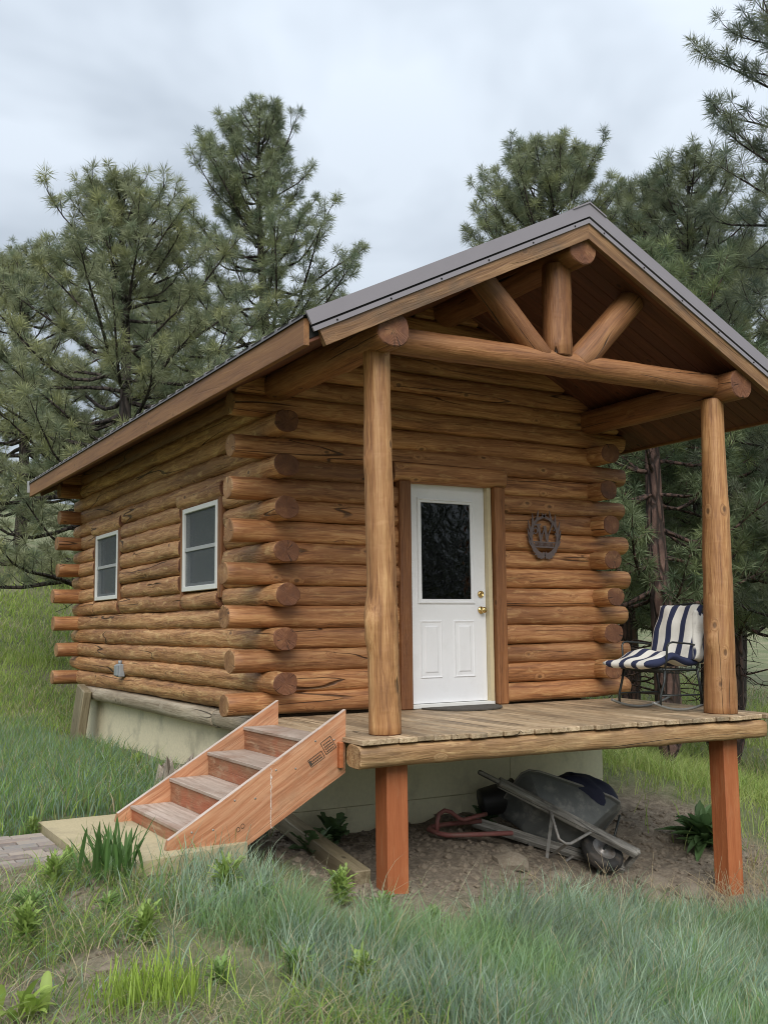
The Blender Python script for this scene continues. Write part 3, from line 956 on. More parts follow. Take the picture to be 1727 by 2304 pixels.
MB().bbox(dx0 - 0.02, dx1 + 0.05, dy - 0.05, dy + 0.06, 0.0, 0.036, 0.003).build('threshold', ['vinyl_white'], door)
mb = MB()
mb.box(dx1 + 0.003, 2.262, -0.085, 0.06, 0.036, 2.10); mb.box(1.30, dx0 - 0.003, -0.085, 0.06, 0.036, 2.10); mb.box(1.301, 2.261, -0.083, 0.058, 2.073, 2.101)
mb.build('door_jamb', ['jamb_cream'], cabin)
for a, b in ((1.185, 1.342), (2.258, 2.40)):
    m = frame_x((0.5 * (a + b), -0.075, 0.0), (0.5 * (a + b) + 0.004, -0.075, 2.06))
    MB().bbox(0, 2.06, -0.06, 0.06, -(b - a) / 2, (b - a) / 2, 0.012).build('door_casing', ['wood_trim'], cabin, m)
log('door_header', (1.155, -0.05, 2.145), (2.425, -0.05, 2.150), 0.092, 0.094, cabin, mats=('wood_log', 'wood_end'), ex=4.0, rough=0.5)
# dark wall liner behind door and the room
mb = MB(); mb.box(0.1, W - 0.1, 0.115, LN - 0.115, -0.02, 0.0)
mb.build('floor', ['interior'], cabin)

# windows ------------------------------------------------------------
for wi, (a, b) in enumerate(((0.955, 1.915), (4.265, 5.275))):
    z0, z1 = 1.105, 1.935
    win = empty('window', (-0.11, (a + b) / 2, z0), cabin)
    xo, xi = -0.118, -0.03
    f = 0.048
    mb = MB()
    mb.bbox(xo, xi, a, a + f, z0, z1, 0.004); mb.bbox(xo, xi, b - f, b, z0, z1, 0.004)
    mb.bbox(xo, xi, a + f, b - f, z1 - f, z1, 0.004); mb.bbox(xo, xi, a + f, b - f, z0, z0 + f, 0.004)
    mb.build('window_frame', ['vinyl_white'], win)
    zm = (z0 + z1) / 2
    mb = MB(); mb.bbox(xo + 0.012, xi - 0.005, a + f, b - f, zm - 0.02, zm + 0.018, 0.003)
    mb.bbox(xo + 0.034, xi - 0.012, a + f + 0.002, a + f + 0.028, z0 + f + 0.001, zm - 0.021, 0.002)
    mb.bbox(xo + 0.034, xi - 0.012, b - f - 0.028, b - f - 0.002, z0 + f + 0.001, zm - 0.021, 0.002)
    mb.bbox(xo + 0.034, xi - 0.012, a + f + 0.029, b - f - 0.029, z0 + f + 0.001, z0 + f + 0.032, 0.002)
    mb.build('sash', ['vinyl_grey'], win)
    for q0, q1 in ((z0 + f, zm - 0.021), (zm + 0.019, z1 - f)):
        MB().box(xo + 0.062, xo + 0.066, a + f + 0.001, b - f - 0.001, q0 + 0.001, q1 - 0.001).build('pane', ['glass'], win)
    MB().box(xo + 0.022, xo + 0.0235, a + f + 0.001, b - f - 0.001, z0 + f, z1 - f).build('screen', ['screen_grey'], win)
    # wood surround
    for c0, c1 in ((a - 0.088, a - 0.002), (b + 0.002, b + 0.075)):
        m = frame_x((-0.055, (c0 + c1) / 2, z0 - 0.09), (-0.055, (c0 + c1) / 2, z1 + 0.06), (1, 0, 0))
        MB().bbox(0, z1 - z0 + 0.15, -(c1 - c0) / 2, (c1 - c0) / 2, -0.058, 0.06, 0.010).build('window_casing', ['wood_trim'], cabin, m)
    log('window_header', (-0.045, b + 0.15, z1 + 0.092), (-0.045, a - 0.13, z1 + 0.092), 0.100, 0.090, cabin, ex=2.6, rough=1.8, mats=('wood_log_side', 'wood_end'))
    log('window_sill', (-0.018, b + 0.02, z0 - 0.095), (-0.018, a - 0.02, z0 - 0.095), 0.108, 0.088, cabin, ex=2.6, rough=1.8, mats=('wood_log_side', 'wood_end'))

# foundation -----------------------------------------------------------
fnd = empty('foundation', (XR, 3, -0.9), cabin)
MB().box(0.02, W + 0.05, 0.03, LN, -2.0, -0.021).build('foundation_core', ['render_side'], fnd)
xs_up = [0.02, 0.62, 0.93, 1.98, 3.0, 3.62]
xs_lo = [0.02, 1.28, 2.46, 3.62]
for xs_, za, zb in ((xs_up, -0.40, -0.04), (xs_lo, -0.80, -0.404), ([0.02, 0.7, 1.9, 3.1, 3.62], -1.9, -0.804)):
    for a, b in zip(xs_[:-1], xs_[1:]):
        MB().bbox(a + 0.002, b - 0.002, -0.03 + jr(0.003), 0.029, za, zb, 0.003).build('foundation_panel', ['foam_cream'], fnd)
# weathered sill logs along the side, two lengths
log('sill_log', (-0.03, 6.1, -0.075), (-0.03, 1.05, -0.085), 0.10, 0.088, fnd, mats=('wood_sill', 'wood_sill'), ex=2.6, rough=1.0)
log('sill_log', (-0.03, 1.03, -0.085), (-0.03, -0.02, -0.085), 0.10, 0.086, fnd, mats=('wood_sill', 'wood_sill'), ex=2.6, rough=1.0)

# porch deck ------------------------------------------------------------
deck = empty('porch_deck', (XR, -1.0, 0), cabin)
x = -0.25
i = 0
while x < 3.74:
    wd = 0.138 + jr(0.002)
    yf = -2.03 + jr(0.018)
    zf = -0.03 * max(0, x / 3.6)
    m = frame_x((x + wd / 2, yf, zf + jr(0.002)), (x + wd / 2 + jr(0.003), -0.12, jr(0.001)))
    L = -0.12 - yf
    mb = MB().bbox(0, L, -wd / 2, wd / 2, -0.036, -0.001, 0.004)
    mb.build('deck_board', ['wood_deck'], deck, m)
    x += wd + 0.006
    i += 1
o = log('deck_beam', (-0.26, -1.93, -0.115), (3.66, -1.93, -0.150), 0.100, 0.076, deck, mats=('wood_beam', 'wood_beam'), ex=4.5, rough=1.6, step=0.07)
for yy in (-1.25, -0.6):
    m = frame_x((-0.2, yy, -0.13), (3.6, yy, -0.15))
    MB().bbox(0, 3.8, -0.02, 0.02, -0.09, 0.088, 0.003).build('joist', ['wood_timber'], deck, m)
for (a, b, zt_) in ((0.025, 0.192, -0.185), (3.288, 3.455, -0.222)):
    zb_ = -1.75
    cx_, cy_ = (a + b) / 2, -1.80
    m = frame_x((cx_, cy_, zb_), (cx_, cy_, zt_))
    MB().bbox(0, zt_ - zb_, -0.083, 0.083, -0.083, 0.083, 0.006).build('support_post', ['post_paint'], deck, m)
MB().bbox(-0.292, -0.262, -1.80, -1.70, -0.20, -0.03, 0.003).build('cleat', ['post_paint'], deck)

# outlet box, wall sign, door mat ------------------------------------------
mb = MB()
mb.bbox(-0.165, -0.09, 3.93, 4.09, 0.185, 0.335, 0.010)
mb.bbox(-0.185, -0.166, 3.945, 4.075, 0.20, 0.32, 0.006)
mb.tube([(-0.13, 4.01, 0.33), (-0.13, 4.01, 0.375)], 0.022, 10)
outlet = mb.build('outlet_box', ['outlet_grey'])
tag(outlet, 'grey electrical outlet box on the lower logs below the windows', 'outlet box')

# wall sign: flat cut metal wreath of antlers round a script W over a lettered band
def ribbon(mb, pts, wid, y0, y1, mi=0):
    """flat tapering stroke in the XZ plane, y0..y1 thick"""
    pts = [Vector((p[0], 0, p[1])) for p in pts]
    n = len(pts)
    if isinstance(wid, (int, float)):
        wid = [wid] * n
    L, R = [], []
    for i, p in enumerate(pts):
        t = (pts[min(i + 1, n - 1)] - pts[max(i - 1, 0)]).normalized()
        s = Vector((t.z, 0, -t.x)) * wid[i] * 0.5
        L.append(p + s); R.append(p - s)
    vs = []
    for a, b in zip(L, R):
        vs += [(a.x, y0, a.z), (b.x, y0, b.z), (b.x, y1, b.z), (a.x, y1, a.z)]
    fs = [[0, 1, 2, 3], [4 * n - 4, 4 * n - 1, 4 * n - 2, 4 * n - 3]]
    for i in range(n - 1):
        for j in range(4):
            a, b = i * 4 + j, i * 4 + (j + 1) % 4
            fs.append([a, a + 4, b + 4, b])
    mb.add(vs, fs, mi)
SX, SZ = 2.86, 1.60
sign = empty('wall_sign', (SX, -0.13, SZ - 0.21))
tag(sign, 'brown metal antler wreath sign with a script W beside the door', 'sign')
def arc(cx, cz, rx, rz, a0, a1, n=14):
    return [(cx + rx * math.cos(math.radians(a0 + (a1 - a0) * i / (n - 1))), cz + rz * math.sin(math.radians(a0 + (a1 - a0) * i / (n - 1)))) for i in range(n)]
mb = MB()
for s in (-1, 1):
    beam = [(SX + s * abs(x), z) for x, z in arc(0, SZ - 0.0, 0.168, 0.190, -88, 80, 16)]
    ribbon(mb, beam, [0.052 - 0.030 * i / 15 for i in range(16)], -0.147, -0.141)
    for i, (dx, dz) in ((3, (0.055, 0.02)), (6, (0.05, 0.10)), (9, (0.035, 0.115)), (11, (0.005, 0.115)), (13, (-0.02, 0.10)), (15, (-0.06, 0.045)), (1, (0.05, -0.028)), (8, (-0.035, 0.035)), (2, (0.06, -0.005)), (5, (0.058, 0.06)), (7, (0.045, 0.11)), (12, (-0.03, 0.02))):
        bx, bz = beam[i]
        ribbon(mb, [(bx, bz), (bx + s * dx * 0.55, bz + dz * 0.4), (bx + s * dx, bz + dz)], [0.030, 0.022, 0.003], -0.1475, -0.1415)
for s in (-1, 1):
    ribbon(mb, [(SX, SZ - 0.165), (SX + s * 0.05, SZ - 0.205), (SX + s * 0.10, SZ - 0.195)], [0.05, 0.035, 0.008], -0.1465, -0.1405)
mb.build('wreath', ['sign_metal'], sign)
mb = MB()
wz0, wz1 = SZ - 0.048, SZ + 0.120
ribbon(mb, [(SX - 0.125, wz1 - 0.006), (SX - 0.040, wz1)], 0.016, -0.148, -0.142)
ribbon(mb, [(SX - 0.078, wz1), (SX - 0.044, wz0)], [0.034, 0.028], -0.1485, -0.1425)
ribbon(mb, [(SX - 0.044, wz0), (SX - 0.020, wz0 + 0.08), (SX + 0.012, wz1 - 0.02)], [0.012, 0.014, 0.012], -0.148, -0.142)
ribbon(mb, [(SX + 0.004, wz1 - 0.01), (SX + 0.034, wz0)], [0.034, 0.028], -0.1485, -0.1425)
ribbon(mb, [(SX + 0.034, wz0), (SX + 0.056, wz0 + 0.08), (SX + 0.104, wz1 + 0.008)], [0.012, 0.014, 0.018], -0.148, -0.142)
ribbon(mb, arc(SX - 0.112, SZ + 0.055, 0.024, 0.028, 200, -150, 14), 0.011, -0.148, -0.142)
mb.build('letter', ['sign_metal'], sign)
mb = MB()
ribbon(mb, [(SX - 0.135, SZ - 0.052), (SX + 0.135, SZ - 0.056)], 0.012, -0.1482, -0.1422)
ribbon(mb, [(SX - 0.125, SZ - 0.100), (SX + 0.125, SZ - 0.104)], 0.014, -0.1482, -0.1422)
rs = random.Random(4)
xx = SX - 0.118
while xx < SX + 0.112:            # the band's cut lettering is too small to read in the photo: upright strokes
    ribbon(mb, [(xx, SZ - 0.058), (xx + 0.001, SZ - 0.098)], 0.007, -0.148, -0.1425)
    if rs.random() < 0.5:
        ribbon(mb, [(xx, SZ - 0.066 - 0.025 * rs.random()), (xx + 0.014, SZ - 0.068 - 0.025 * rs.random())], 0.006, -0.1478, -0.1424)
    xx += 0.0145
mb.build('lettered_band', ['sign_metal'], sign)
mb = MB()
mb.tube([(SX - 0.13, -0.142, SZ + 0.07), (SX - 0.13, -0.09, SZ + 0.07)], 0.006, 6); mb.tube([(SX + 0.13, -0.142, SZ + 0.07), (SX + 0.13, -0.09, SZ + 0.07)], 0.006, 6)
mb.tube([(SX, -0.142, SZ - 0.18), (SX, -0.085, SZ - 0.18)], 0.006, 6)
mb.build('spacer', ['sign_metal'], sign)

# half-round door mat
mb = MB()
pts = [(1.42, -0.13)] + [(1.80 - 0.40 * math.cos(a), -0.13 - 0.43 * math.sin(a)) for a in np.linspace(0.05, math.pi - 0.05, 22)] + [(2.19, -0.13)]
mb.prism(pts, 'z', 0.001, 0.013)
tag(mb.build('door_mat', ['mat_dark']), 'dark half-round mat on the deck boards below the white door', 'door mat')

# ------------------------------------------------------------------ staircase
stairs = empty('wooden_stairs', (-0.85, -1.2, -0.62))
tag(stairs, 'orange plywood steps with four treads leading up to the porch', 'stairs')
for (ya, yb) in ((-1.765, -1.728), (-0.665, -0.628)):
    poly = [(-0.224, 0.180), (-0.230, -0.236), (-0.97, -0.655), (-1.25, -0.645), (-1.472, -0.603), (-1.458, -0.552)]
    mb = MB().prism(poly, 'y', ya, yb)
    st = mb.build('stringer', ['ply_side'], stairs)
    # pale cut edge along the top, laid on the board
    dx_, dz_ = (-0.224 + 1.458), (0.180 + 0.552)
    m = frame_x((-1.458, (ya + yb) / 2, -0.552), (-0.224, (ya + yb) / 2, 0.180))
    L = math.hypot(dx_, dz_)
    MB().box(0.004, L, -(yb - ya) / 2 + 0.0005, (yb - ya) / 2 - 0.0005, 0.0004, 0.0035).build('stringer_edge', ['ply_edge'], st, m)
tz = [0.0, -0.167, -0.333, -0.500]
tx = [-0.505, -0.790, -1.075, -1.358]
for i in range(4):
    xa = tx[i]
    xb = tx[i - 1] + 0.012 if i else -0.262
    m = frame_x((xa - 0.012, -1.727, tz[i]), (xa - 0.012, -0.666, tz[i]))
    MB().bbox(0.001, 1.060, -(xb - xa) - 0.010, 0.0, -0.026, -0.001, 0.004).build('tread', ['ply_tread'], stairs, m)
    zb_ = tz[i + 1] - 0.001 if i < 3 else -0.606
    m = frame_x((xa, -1.727, zb_), (xa, -0.666, zb_))
    MB().bbox(0.001, 1.060, -0.020, 0.0, 0.0, tz[i] - zb_ - 0.027, 0.002).build('riser', ['ply_riser'], stairs, m)
for i in range(4):                       # screw heads where the treads are fixed
    for dx_ in (0.05, 0.19):
        MB().lathe([(0.0, -0.003), (0.006, -0.0025), (0.007, 0.0)], 8, 0, (0, 0, 0), 'y').build('screw', ['grey_metal'], stairs, Matrix.Translation((tx[i] + dx_, -1.7652, tz[i] - 0.014)))
# inked grade stamps, pencil lines and a paint dribble on the near board
SO = -1.7658
sl = math.atan2(0.732, 1.234)
def onside(u, v):
    return (-0.485 + u * math.cos(sl) - v * math.sin(sl), -0.182 + u * math.sin(sl) + v * math.cos(sl))
def dline(mb, u0, v0, u1, v1, w, k=0):
    ribbon(mb, [onside(u0, v0), onside(u1, v1)], w, SO - 0.0010 - 0.0002 * k, SO + 0.0006)
for (u, v, w_, h_, k0) in ((0.0, 0.0, 0.115, 0.05, 0), (0.135, 0.008, 0.085, 0.088, 1)):
    mb = MB()
    dline(mb, u, v, u + w_, v, 0.004, 0); dline(mb, u, v + h_, u + w_, v + h_, 0.004, 0)
    dline(mb, u, v, u, v + h_, 0.004, 1); dline(mb, u + w_, v, u + w_, v + h_, 0.004, 1)
    rs = random.Random(5 + k0)
    vv = v + 0.014
    while vv < v + h_ - 0.006:
        uu = u + 0.012
        while uu < u + w_ - 0.014:
            l_ = 0.005 + 0.008 * rs.random()
            dline(mb, uu, vv, uu + l_, vv, 0.008, 2)
            uu += l_ + 0.004
        vv += 0.017
    if k0 == 0:
        dline(mb, 0.01, 0.008, 0.01, 0.042, 0.014, 3)
    mb.build('grade_stamp', ['ink_black'], stairs)
for u in (-0.62, -0.585):
    mb = MB()
    ribbon(mb, [(q[0] + (onside(u, -0.035)[0]), q[1] + onside(u, -0.035)[1]) for q in arc(0, 0, 0.012, 0.015, 0, 350, 10)], 0.003, SO - 0.001, SO + 0.0006)
    mb.build('grade_mark', ['ink_black'], stairs)
mb = MB()
pl_ = [(-0.775, -0.165 - 0.02 * i) for i in range(20)]
rs = random.Random(8)
ribbon(mb, [(x_ + rs.uniform(-.004, .004), z_) for x_, z_ in pl_], [0.003 + 0.014 * rs.random() ** 2 * (1 - i / 24) for i in range(20)], SO - 0.0012, SO + 0.0006)
mb.build('paint_dribble', ['ply_edge'], stairs)

# ------------------------------------------------------------------ landing pad and brick path
mb = MB()
mb.prism([(-1.93, -0.34), (-1.935, -1.90), (-1.72, -1.98), (-0.95, -1.80), (-0.95, -0.34)], 'z', -0.76, -0.607)
pad = mb.build('landing_pad', ['concrete_tan'])
tag(pad, 'tan concrete landing pad at the foot of the plywood steps', 'concrete pad')
path = empty('path', (-2.5, -1.05, -0.65)); tag(path, kind='structure')
MB().box(-3.2, -1.945, -1.55, -0.58, -0.72, -0.655).build('path_bed', ['clod'], path)
bricks = [MB().bbox(-0.103, 0.103, -0.050, 0.050, -0.05, 0.0, 0.004).mesh('brick', ['brick']) for _ in range(1)]
r_ = 0
yb_ = -0.63
while yb_ > -1.52:
    xo_ = -2.06 - (0.105 if r_ % 2 else 0.0)
    if r_ % 2:
        pass
    while xo_ > -3.1:
        link('brick', bricks[0], path, Matrix.Translation((xo_, yb_, -0.640 + random.uniform(-.006, .006))) @ Matrix.Rotation(random.uniform(-.02, .02), 4, 'Z') @ Matrix.Rotation(random.uniform(-.02, .02), 4, 'X'))
        xo_ -= 0.212
    yb_ -= 0.107
    r_ += 1
hb = MB().bbox(-0.050, 0.050, -0.050, 0.050, -0.05, 0.0, 0.004).mesh('brick', ['brick'])
for k in range(9):
    if k % 2:
        link('brick', hb, path, Matrix.Translation((-2.007, -0.63 - 0.107 * k, -0.640 + random.uniform(-.004, .004))))

# ------------------------------------------------------------------ loose timbers and stump
m = frame_x((0.02, -0.15, -0.80), (-0.03, -1.62, -0.985))
tb = MB().bbox(0, 1.5, -0.062, 0.062, -0.062, 0.062, 0.006).build('loose_timber', ['wood_timber'], None, m)
tag(tb, 'squared grey timber lying on the soil beneath the steps', 'timber')
m = frame_x((-0.20, 5.72, -0.78), (-0.17, 5.45, 0.005))
MBt = MB().bbox(0, 0.82, -0.055, 0.055, -0.19, 0.19, 0.012).build('leaning_timber', ['wood_timber'], None, frame_x((-0.24, 5.58, -0.80), (-0.185, 5.40, 0.015), (0, 1, 0)))
tag(MBt, 'thick brown timber standing against the foundation under the rear corner', 'timber')

mb = MB()
sx_, sy_ = -0.72, 0.42
sz_ = hz(sx_, sy_)
vs, fs = [], []
K = 26
rs = random.Random(12)
tops = [0.16 + 0.20 * rs.random() ** 2 for _ in range(K)]
for ring in range(6):
    for j in range(K):
        a = 2 * math.pi * j / K
        r = [0.155, 0.145, 0.135, 0.125, 0.085, 0.03][ring] * (1 + 0.10 * (j % 2) + 0.08 * math.sin(3 * a))
        h = [-0.1, 0.06, 0.14, tops[j], tops[j] - 0.05, 0.12][ring]
        vs.append((r * math.cos(a) + (0.03 + 0.12 * h), r * math.sin(a), h))
for ring in range(5):
    for j in range(K):
        a, b = ring * K + j, ring * K + (j + 1) % K
        fs.append([a, b, b + K, a + K])
fs.append([5 * K + j for j in range(K)])
mb.add([(z, y, -x) for x, y, z in vs], fs)      # grain runs along the stump's own X
stump = mb.build('tree_stump', ['wood_stump'], None, Matrix.Translation((sx_, sy_, sz_)) @ Matrix.Rotation(math.radians(-90), 4, 'Y'))
tag(stump, 'small splintered grey stump in the grass behind the steps', 'stump')

# ------------------------------------------------------------------ rocking chair and cushion
CX, CY, CZ = 3.17, -1.30, -0.012
chair = empty('rocking_chair', (CX, CY, CZ))
tag(chair, 'black metal rocking chair on the porch beside the post', 'chair')
def P3(x, y, z):
    return (CX + x, CY + y, CZ + z)
for s in (-1, 1):
    y = s * 0.25
    pts = [P3(-0.34 + 0.72 * t, y, 0.012 + 0.30 * (t - 0.5) ** 2) for t in np.linspace(0, 1, 15)]
    MB().tube(pts, 0.012, 8).build('rocker', ['rocker_metal'], chair)
    MB().tube([P3(-0.25, y, 0.05), P3(-0.245, y, 0.14), P3(-0.20, y * 1.02, 0.26), P3(-0.185, y, 0.35)], 0.011, 8).build('leg', ['black_metal'], chair)
    MB().tube([P3(0.25, y, 0.04), P3(0.235, y, 0.18), P3(0.20, y, 0.36)], 0.011, 8).build('leg', ['black_metal'], chair)
    MB().tube([P3(-0.185, y, 0.345), P3(-0.175, y * 1.06, 0.46), P3(-0.17, y * 1.10, 0.56), P3(-0.15, y * 1.12, 0.585), P3(-0.11, y * 1.12, 0.592), P3(0.10, y * 1.1, 0.575), P3(0.25, y, 0.55)], 0.009, 8).build('armrest', ['black_metal'], chair)
    MB().tube([P3(-0.245, y, 0.14), P3(0.238, y, 0.13)], 0.008, 6).build('stretcher', ['black_metal'], chair)
mb = MB()
mb.tube([P3(-0.21, -0.25, 0.36), P3(-0.21, 0.25, 0.36), P3(0.20, 0.25, 0.345), P3(0.20, -0.25, 0.345), P3(-0.21, -0.25, 0.36)], 0.010, 8)
for j in range(9):
    yy = -0.22 + 0.055 * j
    mb.tube([P3(-0.21, yy, 0.355), P3(0, yy, 0.318), P3(0.2, yy, 0.345)], 0.004, 5)
mb.build('seat_frame', ['black_metal'], chair)
mb = MB()
bk = lambda t, y: P3(0.20 + 0.19 * t, y, 0.345 + 0.575 * t)
mb.tube([bk(0, -0.25), bk(0.5, -0.25), bk(0.86, -0.245), bk(0.96, -0.19), bk(1.0, -0.10), bk(1.01, 0), bk(1.0, 0.10), bk(0.96, 0.19), bk(0.86, 0.245), bk(0.5, 0.25), bk(0, 0.25)], 0.011, 8)
for j in range(7):
    yy = -0.18 + 0.06 * j
    mb.tube([bk(0, yy), bk(0.97 if abs(yy) < .15 else .93, yy)], 0.004, 5)
mb.build('back_frame', ['black_metal'], chair)
mb = MB(); mb.tube([P3(0.0, -0.25, 0.13), P3(0.0, 0.25, 0.13)], 0.007, 6)
mb.build('cross_bar', ['black_metal'], chair)

def pillow(Lx, Ly, th, nx_=26, ny_=22, lump=0.02, seed=0.0, fold=None, yo=0.0):
    vs, fs = [], []
    for side in (1, -1):
        for i in range(nx_ + 1):
            for j in range(ny_ + 1):
                u, v = i / nx_ * 2 - 1, j / ny_ * 2 - 1
                e = max(0.0, (1 - abs(u) ** 5)) ** 0.5 * max(0.0, (1 - abs(v) ** 5)) ** 0.5
                z = side * th * 0.5 * (0.22 + 0.78 * e)
                z += lump * fbm(u * 1.7 + seed, v * 1.7, side * 0.2 + seed)
                x, y = u * Lx / 2, v * Ly / 2
                x += 0.012 * fbm(v * 2, seed, 3.0); y += 0.012 * fbm(u * 2, seed, 5.0)
                if fold:
                    x, z = fold(x, z)
                vs.append((x, y + yo, z))
    n1 = (nx_ + 1) * (ny_ + 1)
    q = lambda i, j: i * (ny_ + 1) + j
    for i in range(nx_):
        for j in range(ny_):
            fs.append([q(i, j), q(i + 1, j), q(i + 1, j + 1), q(i, j + 1)])
            fs.append([n1 + q(i, j + 1), n1 + q(i + 1, j + 1), n1 + q(i + 1, j), n1 + q(i, j)])
    for i in range(nx_):
        fs.append([q(i, 0), n1 + q(i, 0), n1 + q(i + 1, 0), q(i + 1, 0)]); fs.append([q(i, ny_), q(i + 1, ny_), n1 + q(i + 1, ny_), n1 + q(i, ny_)])
    for j in range(ny_):
        fs.append([q(0, j), q(0, j + 1), n1 + q(0, j + 1), n1 + q(0, j)]); fs.append([q(nx_, j), n1 + q(nx_, j), n1 + q(nx_, j + 1), q(nx_, j + 1)])
    mb = MB(); mb.add(vs, fs, 0, True)
    return mb
cush = empty('chair_cushion', P3(-0.05, 0, 0.38))
tag(cush, 'navy and white striped cushion slumped on the black rocking chair', 'cushion')
def seatfold(x, z):
    t = x + 0.36
    return x, z - 0.05 * max(0, -x - 0.05) ** 1.2 + 0.05 * math.exp(-((x + 0.02) / 0.10) ** 2)
pillow(0.70, 0.52, 0.095, lump=0.025, seed=2.0, fold=seatfold).build('seat_pad', ['stripe_cloth'], cush, Matrix.Translation(P3(-0.075, 0.0, 0.418)) @ Matrix.Rotation(math.radians(2), 4, 'Z'))
bm_ = frame_x(P3(0.185, -0.0, 0.43), P3(0.335, -0.0, 0.88))
pillow(0.52, 0.50, 0.085, lump=0.022, seed=6.0).build('back_pad', ['stripe_cloth'], cush, bm_ @ Matrix.Translation((0.235, 0, 0.045)))
# a second, loose pad folded at the near side of the back
bm_ = frame_x(P3(0.20, -0.17, 0.40), P3(0.30, -0.13, 0.88)) @ Matrix.Rotation(math.radians(14), 4, 'X')
pillow(0.44, 0.20, 0.075, lump=0.03, seed=9.0, yo=0.055).build('side_pad', ['stripe_cloth'], cush, bm_ @ Matrix.Translation((0.235, -0.065, 0.085)))

# ------------------------------------------------------------------ wheelbarrow and what lies round it
WR = Matrix(((0.865, -0.064, 0.497), (-0.33, 0.674, 0.661), (-0.378, -0.736, 0.562))).to_4x4()
WB = Matrix.Translation((2.645, -1.059, -1.186)) @ WR
barrow = empty('wheelbarrow', (2.645, -1.059, -1.37))
tag(barrow, 'old wheelbarrow with black tray and grey wooden handles tipped on its side', 'wheelbarrow')
def wbm(p0, p1):
    return WB @ frame_x(p0, p1)
for s in (-1, 1):
    p0, p1 = (-1.30, s * 0.275, 0.02), (0.27, s * 0.105, -0.02)
    L = (Vector(p1) - Vector(p0)).length
    mb = MB()
    # square shaft that rounds off into the grip
    prof = [(0.0, 0.016), (0.01, 0.021), (0.17, 0.022), (0.20, 0.026)]
    mb.tube([(x_, 0, 0) for x_, _ in prof], [r for _, r in prof], 10)
    mb.bbox(0.195, L, -0.027, 0.027, -0.045, 0.045, 0.006)
    mb.build('handle', ['wood_grey'], barrow, wbm(p0, p1))
mb = MB().bbox(0.262, 0.302, -0.135, 0.135, -0.040, 0.020, 0.005)
mb.build('nose_bar', ['wood_grey'], barrow, WB)
# wheel: axle along local Y
mb = MB().lathe([(0.105, -0.040), (0.125, -0.048), (0.160, -0.050), (0.185, -0.036), (0.195, -0.012), (0.195, 0.012), (0.185, 0.036), (0.160, 0.050), (0.125, 0.048), (0.105, 0.040), (0.105, -0.040)], 40, 0, (0, 0, 0), 'y')
for k in range(5):
    mb.lathe([(0.1935 - 0.004 * abs(k - 2), -0.030 + 0.015 * k - 0.003), (0.199 - 0.004 * abs(k - 2), -0.030 + 0.015 * k), (0.1935 - 0.004 * abs(k - 2), -0.030 + 0.015 * k + 0.003)], 40, 0, (0, 0, 0), 'y')
wheel = mb.build('wheel', ['rubber'], barrow, WB @ Matrix.Translation((0, 0, -0.035)))
mb = MB().lathe([(0.0, -0.030), (0.022, -0.032), (0.024, -0.018), (0.060, -0.010), (0.082, -0.028), (0.100, -0.034), (0.107, -0.042), (0.109, -0.030), (0.104, 0.0), (0.109, 0.030), (0.107, 0.042), (0.100, 0.034), (0.082, 0.028), (0.06, 0.010), (0.024, 0.018), (0.022, 0.032), (0.0, 0.030)], 32, 0, (0, 0, 0), 'y')
mb.build('rim', ['rim_metal'], wheel, WB @ Matrix.Translation((0, 0, -0.035)))
mb = MB().tube([(0, -0.125, -0.035), (0, 0.125, -0.035)], 0.010, 8)
for s in (-1, 1):
    mb.box(-0.025, 0.025, s * 0.112 - 0.006, s * 0.112 + 0.006, -0.055, 0.01)
mb.build('axle', ['black_metal'], barrow, WB)
# tray: open pan on top of the handles
vs, fs = [], []
K = 40
def tray_ring(x0, x1, wr, wf, z, off=0.0, p=4.0):
    out = []
    x0, x1 = -0.40 + (x0 + 0.40) * 0.87, -0.40 + (x1 + 0.40) * 0.87
    wr, wf, z = wr * 0.92, wf * 0.92, 0.048 + (z - 0.048) * 0.88
    for j in range(K):
        a = 2 * math.pi * j / K
        c, s_ = math.cos(a), math.sin(a)
        q = (abs(c) ** p + abs(s_) ** p) ** (-1 / p)
        u = (c * q + 1) / 2
        out.append((x0 + (x1 - x0) * u, s_ * q * (wr + (wf - wr) * u), z + off * u))
    return out
rings = [tray_ring(-0.66, -0.16, 0.16, 0.13, 0.048, p=7), tray_ring(-0.735, -0.105, 0.212, 0.182, 0.050, p=7), tray_ring(-0.75, -0.09, 0.222, 0.192, 0.060, 0.005, p=7), tray_ring(-0.915, 0.15, 0.325, 0.305, 0.255, 0.085, p=7),
         tray_ring(-0.925, 0.16, 0.330, 0.310, 0.266, 0.085, p=7), tray_ring(-0.955, 0.185, 0.355, 0.335, 0.268, 0.085, p=7), tray_ring(-0.958, 0.188, 0.358, 0.338, 0.276, 0.085, p=7), tray_ring(-0.95, 0.18, 0.35, 0.33, 0.283, 0.085, p=7), tray_ring(-0.92, 0.155, 0.325, 0.305, 0.280, 0.085, p=7), tray_ring(-0.74, -0.10, 0.217, 0.187, 0.068, 0.005, p=7), tray_ring(-0.65, -0.17, 0.15, 0.12, 0.060, p=7)]
mb = MB()
for r in rings:
    vs += r
for i in range(len(rings) - 1):
    for j in range(K):
        a, b = i * K + j, i * K + (j + 1) % K
        fs.append([a, b, b + K, a + K])
fs.append([j for j in range(K)]); fs.append([(len(rings) - 1) * K + j for j in range(K)])
mb.add(vs, fs, 0, True)
tr_o = mb.build('tray', ['tray_black'], barrow, WB)
tr_o.data.set_sharp_from_angle(angle=math.radians(24))
rimp = tray_ring(-0.955, 0.185, 0.355, 0.335, 0.280, 0.085, p=7)
MB().tube(rimp + rimp[:2], 0.011, 6, caps=False).build('tray_rim', ['grey_metal'], barrow, WB)
